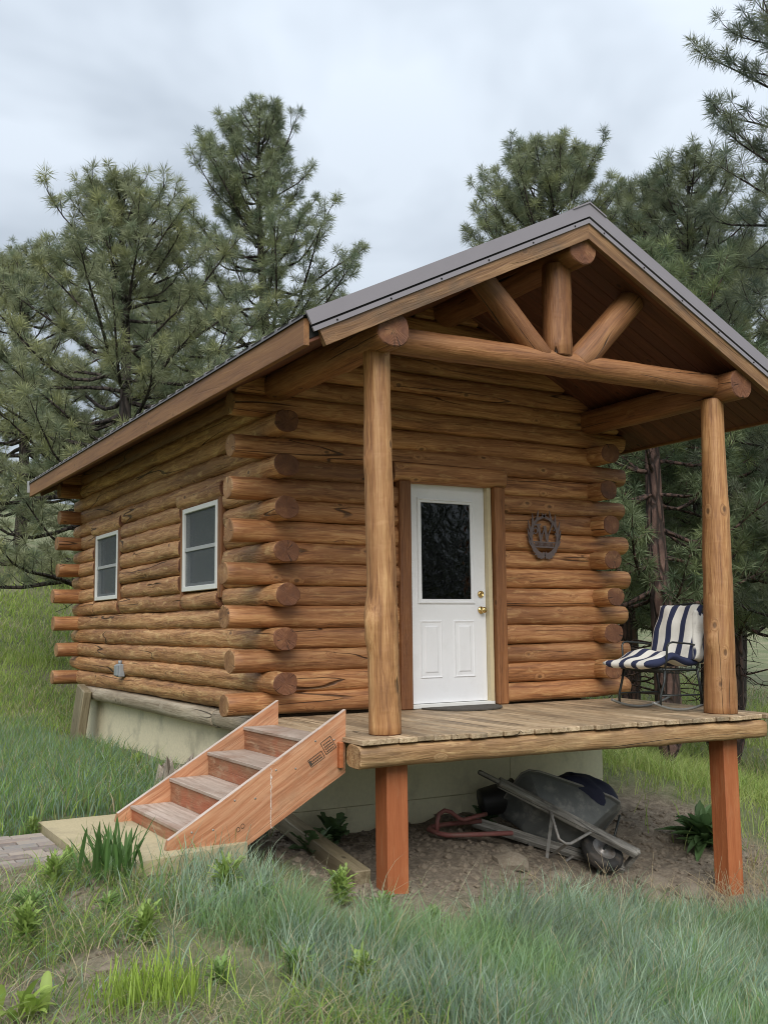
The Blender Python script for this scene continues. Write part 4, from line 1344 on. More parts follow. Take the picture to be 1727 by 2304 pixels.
# legs: bent tube loops under each handle, joined by flat braces
for s in (-1, 1):
    y0 = s * 0.19
    MB().tube([(-0.14, s * 0.15, -0.02), (-0.20, s * 0.16, -0.05), (-0.42, s * 0.185, -0.30), (-0.47, s * 0.19, -0.325), (-0.53, s * 0.195, -0.31), (-0.58, s * 0.20, -0.10), (-0.60, s * 0.205, -0.02)], 0.013, 8).build('leg', ['grey_metal'], barrow, WB)
    m = WB @ frame_x((-0.50, s * 0.192, -0.30), (-0.80, s * 0.222, -0.02))
mb = MB()
for p0, p1 in (((-0.45, -0.187, -0.315), (-0.47, 0.187, -0.20)), ((-0.58, -0.20, -0.06), (-0.46, 0.19, -0.31))):
    d = (Vector(p1) - Vector(p0)).length
    mb.box(0, d, -0.014, 0.014, -0.002, 0.002, 0, frame_x(p0, p1))
mb.build('leg_brace', ['grey_metal'], barrow, WB)
for s in (-1, 1):
    p0, p1 = (0.05, s * 0.13, 0.02), (0.10, s * 0.20, 0.26)
    MB().tube([p0, p1], 0.010, 6).build('tray_stay', ['black_metal'], barrow, WB)

# navy tarp heaped in the tray
vs, fs = [], []
K, R_ = 30, 14
for i in range(R_ + 1):
    th = math.pi * i / R_
    for j in range(K):
        a = 2 * math.pi * j / K
        d = 1 + 0.28 * fbm(math.cos(a) * 1.3 * math.sin(th), math.sin(a) * 1.3 * math.sin(th), math.cos(th) * 1.3 + 4) + 0.10 * fbm(math.cos(a) * 4 * math.sin(th), math.sin(a) * 4 * math.sin(th), math.cos(th) * 4)
        vs.append((0.30 * math.sin(th) * math.cos(a) * d, 0.19 * math.sin(th) * math.sin(a) * d, 0.17 * math.cos(th) * d))
for i in range(R_):
    for j in range(K):
        a, b = i * K + j, i * K + (j + 1) % K
        fs.append([a, b, b + K, a + K])
mb = MB(); mb.add(vs, fs, 0, True)
tarp = mb.build('bundled_tarp', ['navy_cloth'], None, WB @ Matrix.Translation((-0.24, -0.17, 0.38)))
tag(tarp, 'dark navy cloth bundle lying in the wheelbarrow tray', 'cloth bundle')

# black bucket behind the tray
bk_m = Matrix.Translation((2.02, -0.42, -0.80)) @ Matrix.Rotation(math.radians(80), 4, 'Y') @ Matrix.Rotation(math.radians(20), 4, 'X')
mb = MB().lathe([(0.0, -0.16), (0.115, -0.16), (0.12, -0.15), (0.145, 0.15), (0.155, 0.155), (0.152, 0.165), (0.138, 0.16), (0.112, -0.14), (0.0, -0.14)], 28)
tag(mb.build('bucket', ['bucket_black'], None, bk_m), 'black round bucket wedged behind the wheelbarrow tray', 'bucket')

# red tubular frame lying by the handles
fr = empty('tube_frame', (1.35, -0.62, -0.99))
tag(fr, 'faded red tubular metal frame lying on the soil by the wheelbarrow handles', 'metal frame')
def G(x, y, h):
    return (x, y, hz(x, y) + h)
A0, A1, A2, A3 = (1.14, -0.80), (1.14, -0.50), (1.86, -0.55), (1.86, -0.88)
zb0 = -0.955
loop = [(1.75, -0.98, zb0 - 0.02), (1.30, -0.90, zb0), (1.19, -0.86, zb0 + 0.004), (1.15, -0.78, zb0 + 0.008), (1.16, -0.62, zb0 + 0.014), (1.22, -0.56, zb0 + 0.018), (1.40, -0.54, zb0 + 0.02), (1.72, -0.58, zb0 + 0.02)]
MB().tube(loop, 0.020, 10).build('base_loop', ['red_tube'], fr)
hp = [(1.165, -0.74, zb0 + 0.02), (1.175, -0.73, zb0 + 0.10), (1.20, -0.72, zb0 + 0.15), (1.26, -0.71, zb0 + 0.172), (1.33, -0.70, zb0 + 0.150), (1.42, -0.69, zb0 + 0.085), (1.47, -0.685, zb0 + 0.07), (1.60, -0.68, zb0 + 0.085), (1.72, -0.66, zb0 + 0.09)]
MB().tube(hp, 0.018, 10).build('handle', ['red_tube'], fr)

# rocks and clods
def rock_mesh(seed, sub=2):
    bm = bmesh.new(); bmesh.ops.create_icosphere(bm, subdivisions=sub, radius=1.0)
    for v in bm.verts:
        p = v.co.copy()
        v.co = p * (1 + 0.32 * fbm(p.x * 1.2 + seed, p.y * 1.2, p.z * 1.2) + 0.14 * fbm(p.x * 3 + seed, p.y * 3, p.z * 3))
        v.co.z *= 0.68
    me = bpy.data.meshes.new('rock'); bm.to_mesh(me); bm.free()
    me.materials.append(M['rock'])
    return me
rk = [rock_mesh(3.1), rock_mesh(8.7), rock_mesh(14.2)]
labs = ['tan rock below the wheelbarrow wheel', 'rounded tan rock at the edge of the tall grass near the wheel', 'flat grey rock half buried in the porch soil', 'pale rock in the loose soil under the wheelbarrow handles',
        'brown rock beside the dry stalks near the orange support post', 'small pale stone in front of the red tubular frame']
for i, (x, y, s) in enumerate([(2.86, -1.45, .13), (2.52, -1.75, .11), (1.75, -1.55, .10), (1.45, -1.35, .12), (3.0, -1.72, .12), (1.62, -1.02, .07)]):
    o = link('rock', rk[i % 3], None, Matrix.Translation((x, y, hz(x, y) + s * 0.12)) @ Matrix.Rotation(i * 1.9, 4, 'Z') @ Matrix.Diagonal((s * 1.2, s, s, 1)))
    tag(o, labs[i], 'rock', 'rocks in the soil under the porch')
# loose clods: one mass
bmc = bmesh.new(); bmesh.ops.create_icosphere(bmc, subdivisions=1, radius=1.0)
cv = np.array([v.co[:] for v in bmc.verts]); cf = np.array([[v.index for v in f.verts] for f in bmc.faces]); bmc.free()
NC = 2600
cxs = np.r_[rng.uniform(-.8, 4.6, 3600), rng.uniform(-3.0, -1.5, 1500)]; cys = np.r_[rng.uniform(-2.35, -.05, 3600), rng.uniform(-4.4, -1.5, 1500)]
keep = (rng.random(len(cxs)) < dirt_mask(cxs, cys)) & ~((cxs > -2.0) & (cxs < -0.9) & (cys > -2.0) & (cys < -.3)) & ~((cxs < -1.94) & (cys > -1.6))
cxs, cys = cxs[keep], cys[keep]
cs = 0.008 + 0.030 * rng.random(len(cxs)) ** 3
czs = height(cxs, cys)
jit = 1 + (rng.random((len(cxs), len(cv), 1)) - .5) * .6
V = cv[None] * jit * cs[:, None, None] * np.array([1.2, 1.0, .75]) + np.stack([cxs, cys, czs], 1)[:, None]
F = (cf[None] + (np.arange(len(cxs)) * len(cv))[:, None, None]).reshape(-1, 3)
tag(link('soil_clods', np_mesh('soil_clods', V.reshape(-1, 3), F, ['clod'], False)), 'loose clods of brown soil scattered under the porch', kind='stuff')

# ------------------------------------------------------------------ pines
def unit(v):
    return v / np.maximum(np.linalg.norm(v, axis=-1, keepdims=True), 1e-9)

def tubes_np(paths, k):
    """many polylines (list of (pts[n,3], rad[n])) -> V, F quads"""
    V, F, off = [], [], 0
    ang = np.arange(k) * 2 * np.pi / k
    for pts, rad in paths:
        n = len(pts)
        t = np.gradient(pts, axis=0)
        t = unit(t)
        ref = np.tile(np.array([0.31, 0.22, 0.93]), (n, 1))
        a = unit(np.cross(t, ref)); b = np.cross(t, a)
        ring = pts[:, None] + (a[:, None] * np.cos(ang)[None, :, None] + b[:, None] * np.sin(ang)[None, :, None]) * rad[:, None, None]
        V.append(ring.reshape(-1, 3))
        i = np.arange(n - 1)[:, None] * k; j = np.arange(k)[None]
        j2 = (j + 1) % k
        F.append(np.stack([i + j, i + j2, i + j2 + k, i + j + k], -1).reshape(-1, 4) + off)
        off += n * k
    return np.concatenate(V), np.concatenate(F)

def needles(C, A, R, n, length, width, cols):
    """brushes of long needles at centres C, pointing along A"""
    m = len(C)
    d = R.normal(size=(m, n, 3))
    d = unit(d)
    d = unit(d + A[:, None] * 0.55)
    s = C[:, None] - A[:, None] * (R.random((m, n, 1)) * 0.10 - 0.03)
    L = length * (0.70 + 0.4 * R.random((m, n, 1))) * (0.75 + 0.4 * R.random((m, 1, 1)))
    tip = s + d * L
    tip[..., 2] -= 0.012
    side = unit(np.cross(d, R.normal(size=(m, n, 3)))) * width * 0.5
    md = s + d * L * 0.45
    V = np.stack([s, md - side, md + side, tip], 2).reshape(-1, 3)
    base = np.arange(m * n) * 4
    col = np.repeat(cols, n * 4, 0)
    kk = np.repeat(0.8 + 0.4 * R.random(m * n), 4)
    return V, base, col * kk[:, None]

def make_pine(H, prof, z0, seed, whorl=0.42, nbr=5, tuft_len=0.17, nn=70, tone=(0.082, 0.108, 0.045), trunk_r=0.16, lean=(0, 0), droop=0.0, dead=6, twig_gap=0.125, width=0.0092, bark='bark_dark', az_bias=None):
    """prof: list of (height fraction, crown radius); z0: height of lowest live branch. Returns (trunk, crown, twigs) meshes"""
    R = np.random.default_rng(seed)
    # trunk
    hs = np.linspace(-0.4, H, 26)
    bx = lean[0] * (hs / H) ** 1.3 + 0.06 * np.sin(hs * 0.9 + seed)
    by = lean[1] * (hs / H) ** 1.3 + 0.06 * np.cos(hs * 0.7 + seed)
    trad = trunk_r * (1 - np.clip(hs / H, 0, 1)) ** 0.8 + 0.012
    trad[:2] *= 1.25
    tv, tf = tubes_np([(np.c_[bx, by, hs], trad)], 12)
    ax = lambda z: np.array([np.interp(z, hs, bx), np.interp(z, hs, by), z])
    pf = np.array(prof)
    paths, C, A = [], [], []
    z = z0
    while z < H - 0.12:
        rad = np.interp(z / H, pf[:, 0], pf[:, 1])
        nb = nbr if rad > 0.8 else max(3, nbr - 1)
        a0 = R.random() * 6.28
        for b in range(nb):
            az = a0 + b * 2 * np.pi / nb + R.normal() * 0.35
            L = rad * (0.62 + 0.5 * R.random())
            if L < 0.18:
                L = 0.18
            f = z / H
            rise = (0.02 + 0.75 * max(0, f - 0.45) / 0.55) * (0.8 + 0.4 * R.random()) - droop * (1 - f)
            rise = min(rise, 0.85 * (H - z) / L - 0.27)
            o = np.array([np.cos(az), np.sin(az), 0.0]); sd = np.array([-np.sin(az), np.cos(az), 0.0])
            bend = R.normal() * 0.16
            n = 9
            t = np.linspace(0, 1, n)
            p = ax(z)[None] + o * (L * t)[:, None] + sd * (bend * L * t ** 2)[:, None]
            p[:, 2] += L * (rise * t + (0.16 + 0.2 * R.random()) * t ** 2.2 - 0.10 * np.sin(t * 3.1)) + 0.05 * L * np.sin(t * 7 + R.random() * 6)
            r0 = 0.010 + 0.012 * L
            paths.append((p, r0 * (1 - t) ** 0.8 + 0.005))
            # side twigs
            ntw = max(2, int(L * 0.72 / twig_gap))
            for q in range(ntw):
                tt = 0.28 + 0.72 * (q + R.random() * 0.7) / ntw
                tt = min(tt, 0.98)
                bp = np.array([np.interp(tt, t, p[:, c]) for c in range(3)])
                dr = unit(p[min(int(tt * (n - 1)) + 1, n - 1)] - p[max(int(tt * (n - 1)) - 1, 0)])
                sg = 1 if q % 2 else -1
                dv = unit(dr * (0.75 + 0.3 * R.random()) + sd * sg * (0.45 + 0.6 * R.random()) + np.array([0, 0, 0.25 + 0.5 * R.random()]))
                ln = (0.20 + 0.34 * R.random()) * min(1.0, 0.55 + L * 0.35) * (1.15 - 0.5 * tt)
                e1 = bp + dv * ln * 0.55
                e2 = e1 + unit(dv + np.array([0, 0, 0.45])) * ln * 0.5
                paths.append((np.stack([bp, e1, e2]), np.array([0.008, 0.006, 0.004])))
                C.append(e2); A.append(unit(e2 - e1))
                if R.random() < 0.45:
                    C.append(e1 + R.normal(size=3) * 0.03); A.append(unit(dv + R.normal(size=3) * 0.4))
            C.append(p[-1]); A.append(unit(p[-1] - p[-2]))
            if L > 0.5:
                C.append(p[-2]); A.append(unit(p[-1] - p[-3] + R.normal(size=3) * 0.2))
        z += whorl * (0.75 + 0.5 * R.random()) * (0.65 if z / H > 0.75 else 1.0)
    C.append(ax(H)); A.append(np.array([0, 0, 1.0]))
    C.append(ax(H - 0.12)); A.append(np.array([0.2, 0, 1.0]))
    # bare dead limbs low on the trunk
    for q in range(dead):
        zz = z0 * (0.35 + 0.75 * R.random())
        az = R.random() * 6.28
        L = 0.5 + 1.3 * R.random()
        t = np.linspace(0, 1, 7)
        p = ax(zz)[None] + np.stack([np.cos(az) * L * t, np.sin(az) * L * t, L * (0.15 * t - 0.35 * t ** 2) + 0.06 * np.sin(t * 9 + q)], 1)
        paths.append((p, 0.014 * (1 - t) + 0.004))
        for w in range(4):
            i = 2 + w
            e = p[min(i, 6)] + R.normal(size=3) * np.array([0.22, 0.22, 0.16])
            paths.append((np.stack([p[min(i, 6)], (p[min(i, 6)] + e) / 2 + R.normal(size=3) * 0.03, e]), np.array([0.006, 0.004, 0.002])))
    C, A = np.array(C), np.array(A)
    tone = np.array(tone)
    mixv = R.random((len(C), 1))
    hue = np.where(mixv < 0.22, tone * np.array([1.18, 1.14, 0.95]), np.where(mixv > 0.8, tone * np.array([0.72, 0.80, 0.85]), tone))
    hue = hue * (0.80 + 0.36 * R.random((len(C), 1)))
    V, base, col = needles(C, A, R, nn, tuft_len, width, hue)
    tri = np.concatenate([np.stack([base, base + 2, base + 1], 1), np.stack([base + 1, base + 2, base + 3], 1)])
    crown = np_mesh('crown', V, tri, ['needle'], False, col)
    bv, bf = tubes_np(paths, 4)
    limbs = np_mesh('limbs', bv, bf, [bark], True)
    trunk = np_mesh('trunk', tv, tf, [bark], True)
    print('pine', seed, 'tufts', len(C), 'tris', len(tri))
    return trunk, limbs, crown, len(C)

def put_pine(meshes, x, y, label, rot=0.0, sc=1.0, group='ponderosa pines round the cabin', z=None):
    zz = hz(x, y) if z is None else z
    t = empty('pine_tree', (x, y, zz))
    tag(t, label, 'tree', group)
    m = Matrix.Translation((x, y, zz)) @ Matrix.Rotation(rot, 4, 'Z') @ Matrix.Scale(sc, 4)
    link('trunk', meshes[0], t, m)
    link('limbs', meshes[1], t, m)
    link('crown', meshes[2], t, m)
    return t

x, y = 1.65, 9.77
g = hz(x, y)
pA = make_pine(8.75 - g, [(0, 2.4), (.12, 3.2), (.3, 3.6), (.5, 3.4), (.68, 2.3), (.82, 1.4), (.93, .8), (1, .3)], 1.9, 21, whorl=0.40, nbr=6, tuft_len=0.225, nn=70, tone=(0.265, 0.290, 0.165), trunk_r=0.17, droop=0.10, lean=(-.3, .0), twig_gap=0.125)
put_pine(pA, x, y, 'broad olive green pine behind the rear corner of the cabin')
x, y = 5.37, 12.13
g = hz(x, y)
pB = make_pine(12.1 - g, [(0, 2.0), (.2, 3.2), (.45, 3.3), (.58, 2.8), (.7, 2.0), (.82, 1.35), (.93, .8), (1, .3)], 3.0, 33, whorl=0.40, nbr=6, tuft_len=0.225, nn=70, tone=(0.225, 0.260, 0.150), trunk_r=0.19, lean=(-.35, -.1), twig_gap=0.125)
put_pine(pB, x, y, 'tall pointed pine rising over the roof left of the gable')
x, y = 10.62, 8.85
g = hz(x, y)
pC = make_pine(11.2 - g, [(0, 1.6), (.3, 2.4), (.6, 2.3), (.75, 1.9), (.88, 1.35), (.96, .9), (1, .4)], 4.0, 47, whorl=0.36, nbr=6, tuft_len=0.225, nn=70, tone=(0.235, 0.265, 0.150), trunk_r=0.17, twig_gap=0.125)
put_pine(pC, x, y, 'bushy round-topped pine showing just above the gable peak')
x, y = 12.8, 8.2
g = hz(x, y)
pD = make_pine(10.5 - g, [(0, 1.6), (.2, 2.2), (.5, 2.3), (.75, 1.7), (.9, 1.0), (1, .35)], 2.4, 58, whorl=0.42, nbr=5, tuft_len=0.225, nn=66, tone=(0.225, 0.255, 0.155), trunk_r=0.17, twig_gap=0.125)
put_pine(pD, x, y, 'mid-sized pine behind the right-hand roof slope')
x, y = 9.35, 0.8
g = hz(x, y)
pE = make_pine(15.0 - g, [(0, 1.5), (.2, 2.2), (.4, 2.1), (.55, 2.1), (.7, 1.7), (.85, 1.2), (1, .5)], 2.6, 64, whorl=0.52, nbr=5, tuft_len=0.225, nn=66, tone=(0.185, 0.215, 0.145), trunk_r=0.20, bark='bark_dark', twig_gap=0.125, dead=16, lean=(-.1, .2))
put_pine(pE, x, y, 'tall dark open-branched pine at the right edge of the picture')
x, y = 6.90, 2.34
g = hz(x, y)
pF = make_pine(7.3, [(0, 1.3), (.3, 1.75), (.6, 1.7), (.85, 1.0), (1, .35)], 2.5, 71, whorl=0.40, nbr=5, tuft_len=0.225, nn=66, tone=(0.185, 0.230, 0.120), trunk_r=0.19, bark='bark_red', dead=12, twig_gap=0.125)
put_pine(pF, x, y, 'red-barked pine standing close behind the rocking chair')
# more pines further off share the same growth
for i, (mm, x, y, r, s, lab) in enumerate([
    (pD, 11.2, 5.5, 1.0, 0.95, 'dark pine seen between the wall and the right porch post'),
    (pB, 16.1, 9.0, 2.1, 0.95, 'distant pine filling the gap beyond the right porch post'),
    (pD, 15.2, 11.5, 4.0, 0.9, 'distant pine behind the log ends of the right corner'),
    (pE, 20.5, 8.5, 2.5, 0.85, 'far pine at the right edge behind the dark branches'),
    (pA, 1.57, 19.55, 2.0, 0.95, 'pine up the grassy slope, its trunk base in view at the left edge'),
    (pA, 5.6, 20.5, 4.4, 1.0, 'pine half hidden between the two left-hand pines'),
    (pF, 9.7, 3.6, 2.2, 0.95, 'slim red-barked pine right of the rocking chair'),
    (pF, 8.6, 4.7, 4.1, 0.9, 'leaning red-barked pine left of the rocking chair'),
    (pD, 22, 17, 0.4, 1.0, 'far pine on the slope behind the rocking chair'),
    (pB, 27, 16, 5.0, 0.9, 'farthest pine on the right-hand slope'),
    (pA, 13.5, -19.0, 0.7, 1.0, 'pine behind the viewer, mirrored darkly in the door glass'),
    (pD, 9.0, -22.0, 2.9, 1.1, 'slimmer pine behind the viewer, mirrored in the door glass'),
    (pA, 18.5, -15.5, 3.6, 1.05, 'broad pine behind the viewer at the edge of the door reflection'),
]):
    put_pine(mm, x, y, lab, r, s)

# ------------------------------------------------------------------ grass and herbs
def blades(x, y, length, width, col, R, bend=0.6, lean=(0, 0), seg=3, spread=0.5):
    n = len(x)
    z = height(x, y)
    az = R.random(n) * 6.283
    dx = np.cos(az) * spread + lean[0] + R.normal(size=n) * .15
    dy = np.sin(az) * spread + lean[1] + R.normal(size=n) * .15
    d = np.stack([dx, dy, np.zeros(n)], 1)
    up_ = np.array([0, 0, 1.0])
    b = bend * (0.35 + 1.1 * R.random(n))
    pts = []
    for i in range(seg + 1):
        t = i / seg
        h = np.stack([x, y, z - 0.01], 1) + d * (length * (0.25 * t + b * t ** 2.2))[:, None] + up_ * (length * (t - 0.30 * b * t ** 2.5))[:, None]
        pts.append(h)
    vw = unit(np.cross(d + 1e-6, up_)) 
    ra = R.random(n) * 6.283
    vw = np.stack([np.cos(ra), np.sin(ra), np.zeros(n)], 1)
    V = []
    for i in range(seg):
        t = i / seg
        w = width * (1 - 0.55 * t ** 1.5)
        V += [pts[i] - vw * (w * 0.5)[:, None], pts[i] + vw * (w * 0.5)[:, None]]
    V.append(pts[seg])
    V = np.stack(V, 1)
    k = 2 * seg + 1
    base = np.arange(n) * k
    T = []
    for i in range(seg - 1):
        a = base + 2 * i
        T += [np.stack([a, a + 1, a + 3], 1), np.stack([a, a + 3, a + 2], 1)]
    a = base + 2 * (seg - 1)
    T.append(np.stack([a, a + 1, a + 2], 1))
    C = np.repeat(col, k, 0)
    return V.reshape(-1, 3), np.concatenate(T), C

def merge(parts):
    V, T, C, o = [], [], [], 0
    for v, t, c in parts:
        V.append(v); T.append(t + o); C.append(c); o += len(v)
    return np.concatenate(V), np.concatenate(T), np.concatenate(C)

def blocked(x, y):
    b = (x > -.12) & (x < W + .12) & (y > -.05) & (y < LN + .1)
    b |= (x > -1.97) & (x < -0.93) & (y > -1.92 + .22 * (x + 1.7) * (x > -1.7)) & (y < -.31)
    b |= (x > -3.3) & (x < -1.9) & (y > -1.58) & (y < -.56)
    b |= (x > -.95) & (x < -.2) & (y > -1.78) & (y < -.62)
    return b
PAL = {'blue': (0.275, 0.375, 0.265), 'blue2': (0.350, 0.450, 0.325), 'teal': (0.205, 0.305, 0.222), 'green': (0.185, 0.315, 0.092), 'lime': (0.32, 0.43, 0.088), 'olive': (0.255, 0.29, 0.12), 'straw': (0.52, 0.43, 0.28), 'pale': (0.42, 0.41, 0.27)}
def pick(R, n, names, w):
    idx = R.choice(len(names), n, p=np.array(w) / sum(w))
    c = np.array([PAL[q] for q in names])[idx]
    return c * (0.75 + 0.5 * R.random((n, 1)))
def scatter(R, n, x0, x1, y0, y1, dens=None):
    x = R.uniform(x0, x1, n); y = R.uniform(y0, y1, n)
    k = ~blocked(x, y)
    if dens is not None:
        k &= R.random(n) < dens(x, y)
    return x[k], y[k]
def soft(v, a, b):
    return np.clip((v - a) / (b - a), 0, 1)

R = np.random.default_rng(5)
# tall blue-green grass across the foreground
def dA(x, y):
    edge = (vnoise(x, y, 2.2, 21) - .5) * .6
    st = 2.22 + .40 * soft(x, -1.5, -.9) * soft(-x, -.5, .0)
    band = soft(-(y + edge * .6), st, st + .32)                      # starts in front of the porch
    left = soft(x + edge * 1.4 + 0.35 * (y + 3.0), -1.75, -1.25)
    patch = 0.55 + 0.45 * soft(vnoise(x, y, 1.7, 31), .25, .5)
    return band * left * patch
def dA2(x, y):     # beside and under the steps
    edge = (vnoise(x, y, 2.5, 41) - .5) * .4
    return soft(-(y + edge), 1.72, 1.95) * soft(y + edge, -2.6, -2.3) * soft(x, -1.6, -1.2) * soft(-x - edge, .8, 1.1)
x1_, y1_ = scatter(R, 105000, -2.4, 4.6, -5.0, -2.2, dA)
x2_, y2_ = scatter(R, 9000, -1.8, .3, -2.7, -1.6, dA2)
xa, ya = np.r_[x1_, x2_], np.r_[y1_, y2_]
n = len(xa)
tuft = vnoise(xa, ya, 5.0, 51)
ln = (0.13 + 0.25 * R.random(n)) * (0.55 + 0.8 * tuft)
ca = pick(R, n, ['blue', 'blue2', 'teal', 'green', 'pale', 'olive', 'straw'], [4.5, 3.5, 2, 1.6, .8, 1, .35])
ca = ca * (0.78 + 0.44 * vnoise(xa, ya, 2.7, 63))[:, None]
gsel = soft(vnoise(xa, ya, 1.4, 61), .50, .68)[:, None]
ca = ca * (1 - gsel * .5) + np.array(PAL['green']) * gsel * .5 * 1.2
A_ = blades(xa, ya, ln, 0.0036 + 0.0030 * R.random(n) + 0.004 * (R.random(n) < .15), ca, R, 0.6, (.14, -.03), 3, .55)
sx2, sy2 = scatter(R, 1500, -1.6, 4.6, -4.8, -2.3, lambda x, y: .25 + .75 * soft(vnoise(x, y, 1.9, 131), .5, .6))
n = len(sx2)
S_ = blades(sx2, sy2, 0.26 + 0.26 * R.random(n), 0.0026 + 0.0015 * R.random(n), pick(R, n, ['straw', 'pale', 'blue2'], [2, 3, 2]), R, 0.7, (.1, 0), 4, .6)
g1 = merge([A_, S_])
tag(link('foreground_grass', np_mesh('foreground_grass', g1[0], g1[1], ['blade'], False, g1[2])), 'tall blue-green grass across the foreground', kind='stuff')

# thin mixed grass on the bare left foreground
def dB(x, y):
    return (0.12 + .88 * soft(vnoise(x, y, 2.6, 71), .42, .68)) * soft(-x - 0.3 * (y + 3), 1.15, 1.6)
xb, yb = scatter(R, 30000, -3.4, -1.0, -4.9, -1.62, dB)
n = len(xb)
B_ = blades(xb, yb, 0.06 + 0.18 * R.random(n) ** 1.5, 0.0035 + 0.004 * R.random(n), pick(R, n, ['green', 'olive', 'lime', 'blue', 'straw'], [4, 2, 2.4, 1.5, 1.5]), R, 0.9, (.1, 0), 3, .8)
# lawn left of the cabin
def dC(x, y):
    return (0.35 + .65 * soft(vnoise(x, y, 1.5, 81), .3, .55)) * soft(-x + (vnoise(x, y, 3, 82) - .5) * .5, .25, .75)
xc_, yc_ = scatter(R, 52000, -3.4, .0, -.72, 7.5, dC)
n = len(xc_)
C_ = blades(xc_, yc_, 0.10 + 0.20 * R.random(n), 0.006 + 0.005 * R.random(n), pick(R, n, ['green', 'teal', 'blue', 'olive', 'lime', 'straw'], [4, 2, 1.5, 1.6, .6, .35]) * .95, R, 0.6, (.1, 0), 2, .5)
# dry straw thatch everywhere near
xs_, ys_ = scatter(R, 26000, -3.2, 4.8, -5.0, -1.55, lambda x, y: np.where(x < -1.0, 1.2, .35) * (.18 + .55 * soft(vnoise(x, y, 2.1, 91), .45, .65)) * np.where((x > -.4) & (y > -2.1), .25, 1))
n = len(xs_)
D_ = blades(xs_, ys_, 0.06 + 0.14 * R.random(n), 0.0028 + 0.002 * R.random(n), pick(R, n, ['straw', 'pale', 'olive'], [3, 2, 1]), R, 1.6, (0, 0), 2, 1.2)
tag(link('mixed_grass', np_mesh('mixed_grass', *merge([B_, C_, D_])[:2], ['blade'], False, merge([B_, C_, D_])[2])), 'short mixed green and straw grass round the path and beside the cabin', kind='stuff')

# hillside and far grass
def dH(x, y):
    return (0.25 + .75 * soft(vnoise(x, y, .55, 101), .25, .6)) * (1 - .85 * dirt_mask(x, y))
def far_patch(N, x0, x1, y0, y1, pal, wts, l0, l1, wd, dens=dH):
    x, y = scatter(R, N, x0, x1, y0, y1, dens)
    n = len(x)
    c = pick(R, n, pal, wts)
    br = soft(vnoise(x, y, .35, 111), .40, .60)[:, None]
    c = c * (1 - br * .6) + np.array(PAL['lime']) * 1.1 * br * .6
    return blades(x, y, l0 + (l1 - l0) * R.random(n), wd * (0.7 + 0.6 * R.random(n)), c, R, 0.8, (.1, 0), 2, .6)
E_ = [far_patch(30000, -4.5, 1.5, 6.4, 12, ['green', 'olive', 'lime', 'pale', 'straw'], [2, 2, 4, 1.6, .7], .08, .26, .011),
      far_patch(42000, -6, 6, 11.5, 24, ['green', 'olive', 'lime', 'pale', 'straw'], [2.2, 2.4, 3.2, 2.4, 1.4], .10, .32, .02),
      far_patch(26000, 3.6, 8.2, -1.8, 5.0, ['olive', 'green', 'pale', 'straw', 'blue'], [3, 2, 2.2, 1.2, .8], .14, .42, .009, lambda x, y: dH(x, y) * (1 - .75 * dirt_mask(x, y))),
      far_patch(40000, 6, 24, 1.0, 22, ['olive', 'green', 'pale', 'straw'], [3, 1.2, 2.6, 2.4], .15, .5, .02)]
mE = merge(E_)
tag(link('hillside_grass', np_mesh('hillside_grass', mE[0], mE[1], ['blade'], False, mE[2])), 'rough yellow-green grass on the slopes behind the cabin', kind='stuff')

# dry stalks along the front of the porch
def stalk_mass(name, pts, label, n, hgt, sp):
    paths = []
    for (px, py) in pts:
        for _ in range(n):
            x = px + R.normal() * sp; y = py + R.normal() * sp
            z = hz(x, y) - 0.02
            h = hgt * (0.4 + 0.8 * R.random())
            az = R.random() * 6.28
            le = 0.15 + 0.9 * R.random() ** 2
            t = np.linspace(0, 1, 6)
            p = np.stack([x + np.cos(az) * le * h * t ** 1.4, y + np.sin(az) * le * h * t ** 1.4, z + h * (t - .25 * le * t ** 2)], 1)
            paths.append((p, 0.0028 * (1 - t * .6)))
            for w in range(R.integers(0, 3)):
                i = R.integers(2, 5)
                e = p[i] + np.array([R.normal() * .05, R.normal() * .05, .04 + .05 * R.random()])
                paths.append((np.stack([p[i], (p[i] + e) / 2, e]), np.array([.0018, .0015, .001])))
    v, f = tubes_np(paths, 3)
    c = np.tile(np.array(PAL['straw']) * 1.15, (len(v), 1))
    return tag(link(name, np_mesh(name, v, f, ['blade'], True, c)), label, kind='stuff')
stalk_mass('dry_stalks', [(2.9, -2.2), (3.2, -2.2), (2.6, -2.15), (3.5, -2.1), (3.8, -1.7), (1.6, -2.1), (3.0, -2.15), (4.1, -1.4)], 'dry straw-coloured stalks along the front of the porch', 26, .34, .16)

# ---- broad-leaved herbs as single plants
def leaf_mesh(name, leaves, tone, R, wob=0.25):
    """leaves: list of (base, az, length, width, rise, droop); blades of 6 quads with a crease"""
    V, T, C = [], [], []
    o = 0
    for (b, az, L, wd, rise, droop) in leaves:
        out = np.array([math.cos(az), math.sin(az), 0]); sd = np.array([-math.sin(az), math.cos(az), 0])
        n = 6
        c = np.array(tone) * (0.7 + 0.6 * R.random())
        for i in range(n + 1):
            t = i / n
            p = b + out * (L * (math.cos(rise) * t)) + np.array([0, 0, L * (math.sin(rise) * t - droop * t * t)])
            w = wd * (math.sin(math.pi * min(1, t * .92 + .06)) ** .8) * (1 + wob * (1 if i % 2 else -1) * .5)
            fold = np.array([0, 0, w * .25])
            V += [p - sd * w * .5 + fold, p, p + sd * w * .5 + fold]
            C += [c, c * 1.12, c]
        for i in range(n):
            a = o + 3 * i
            T += [(a, a + 1, a + 4), (a, a + 4, a + 3), (a + 1, a + 2, a + 5), (a + 1, a + 5, a + 4)]
        o += 3 * (n + 1)
    return np_mesh(name, np.array(V), np.array(T), ['leaf'], True, np.array(C))
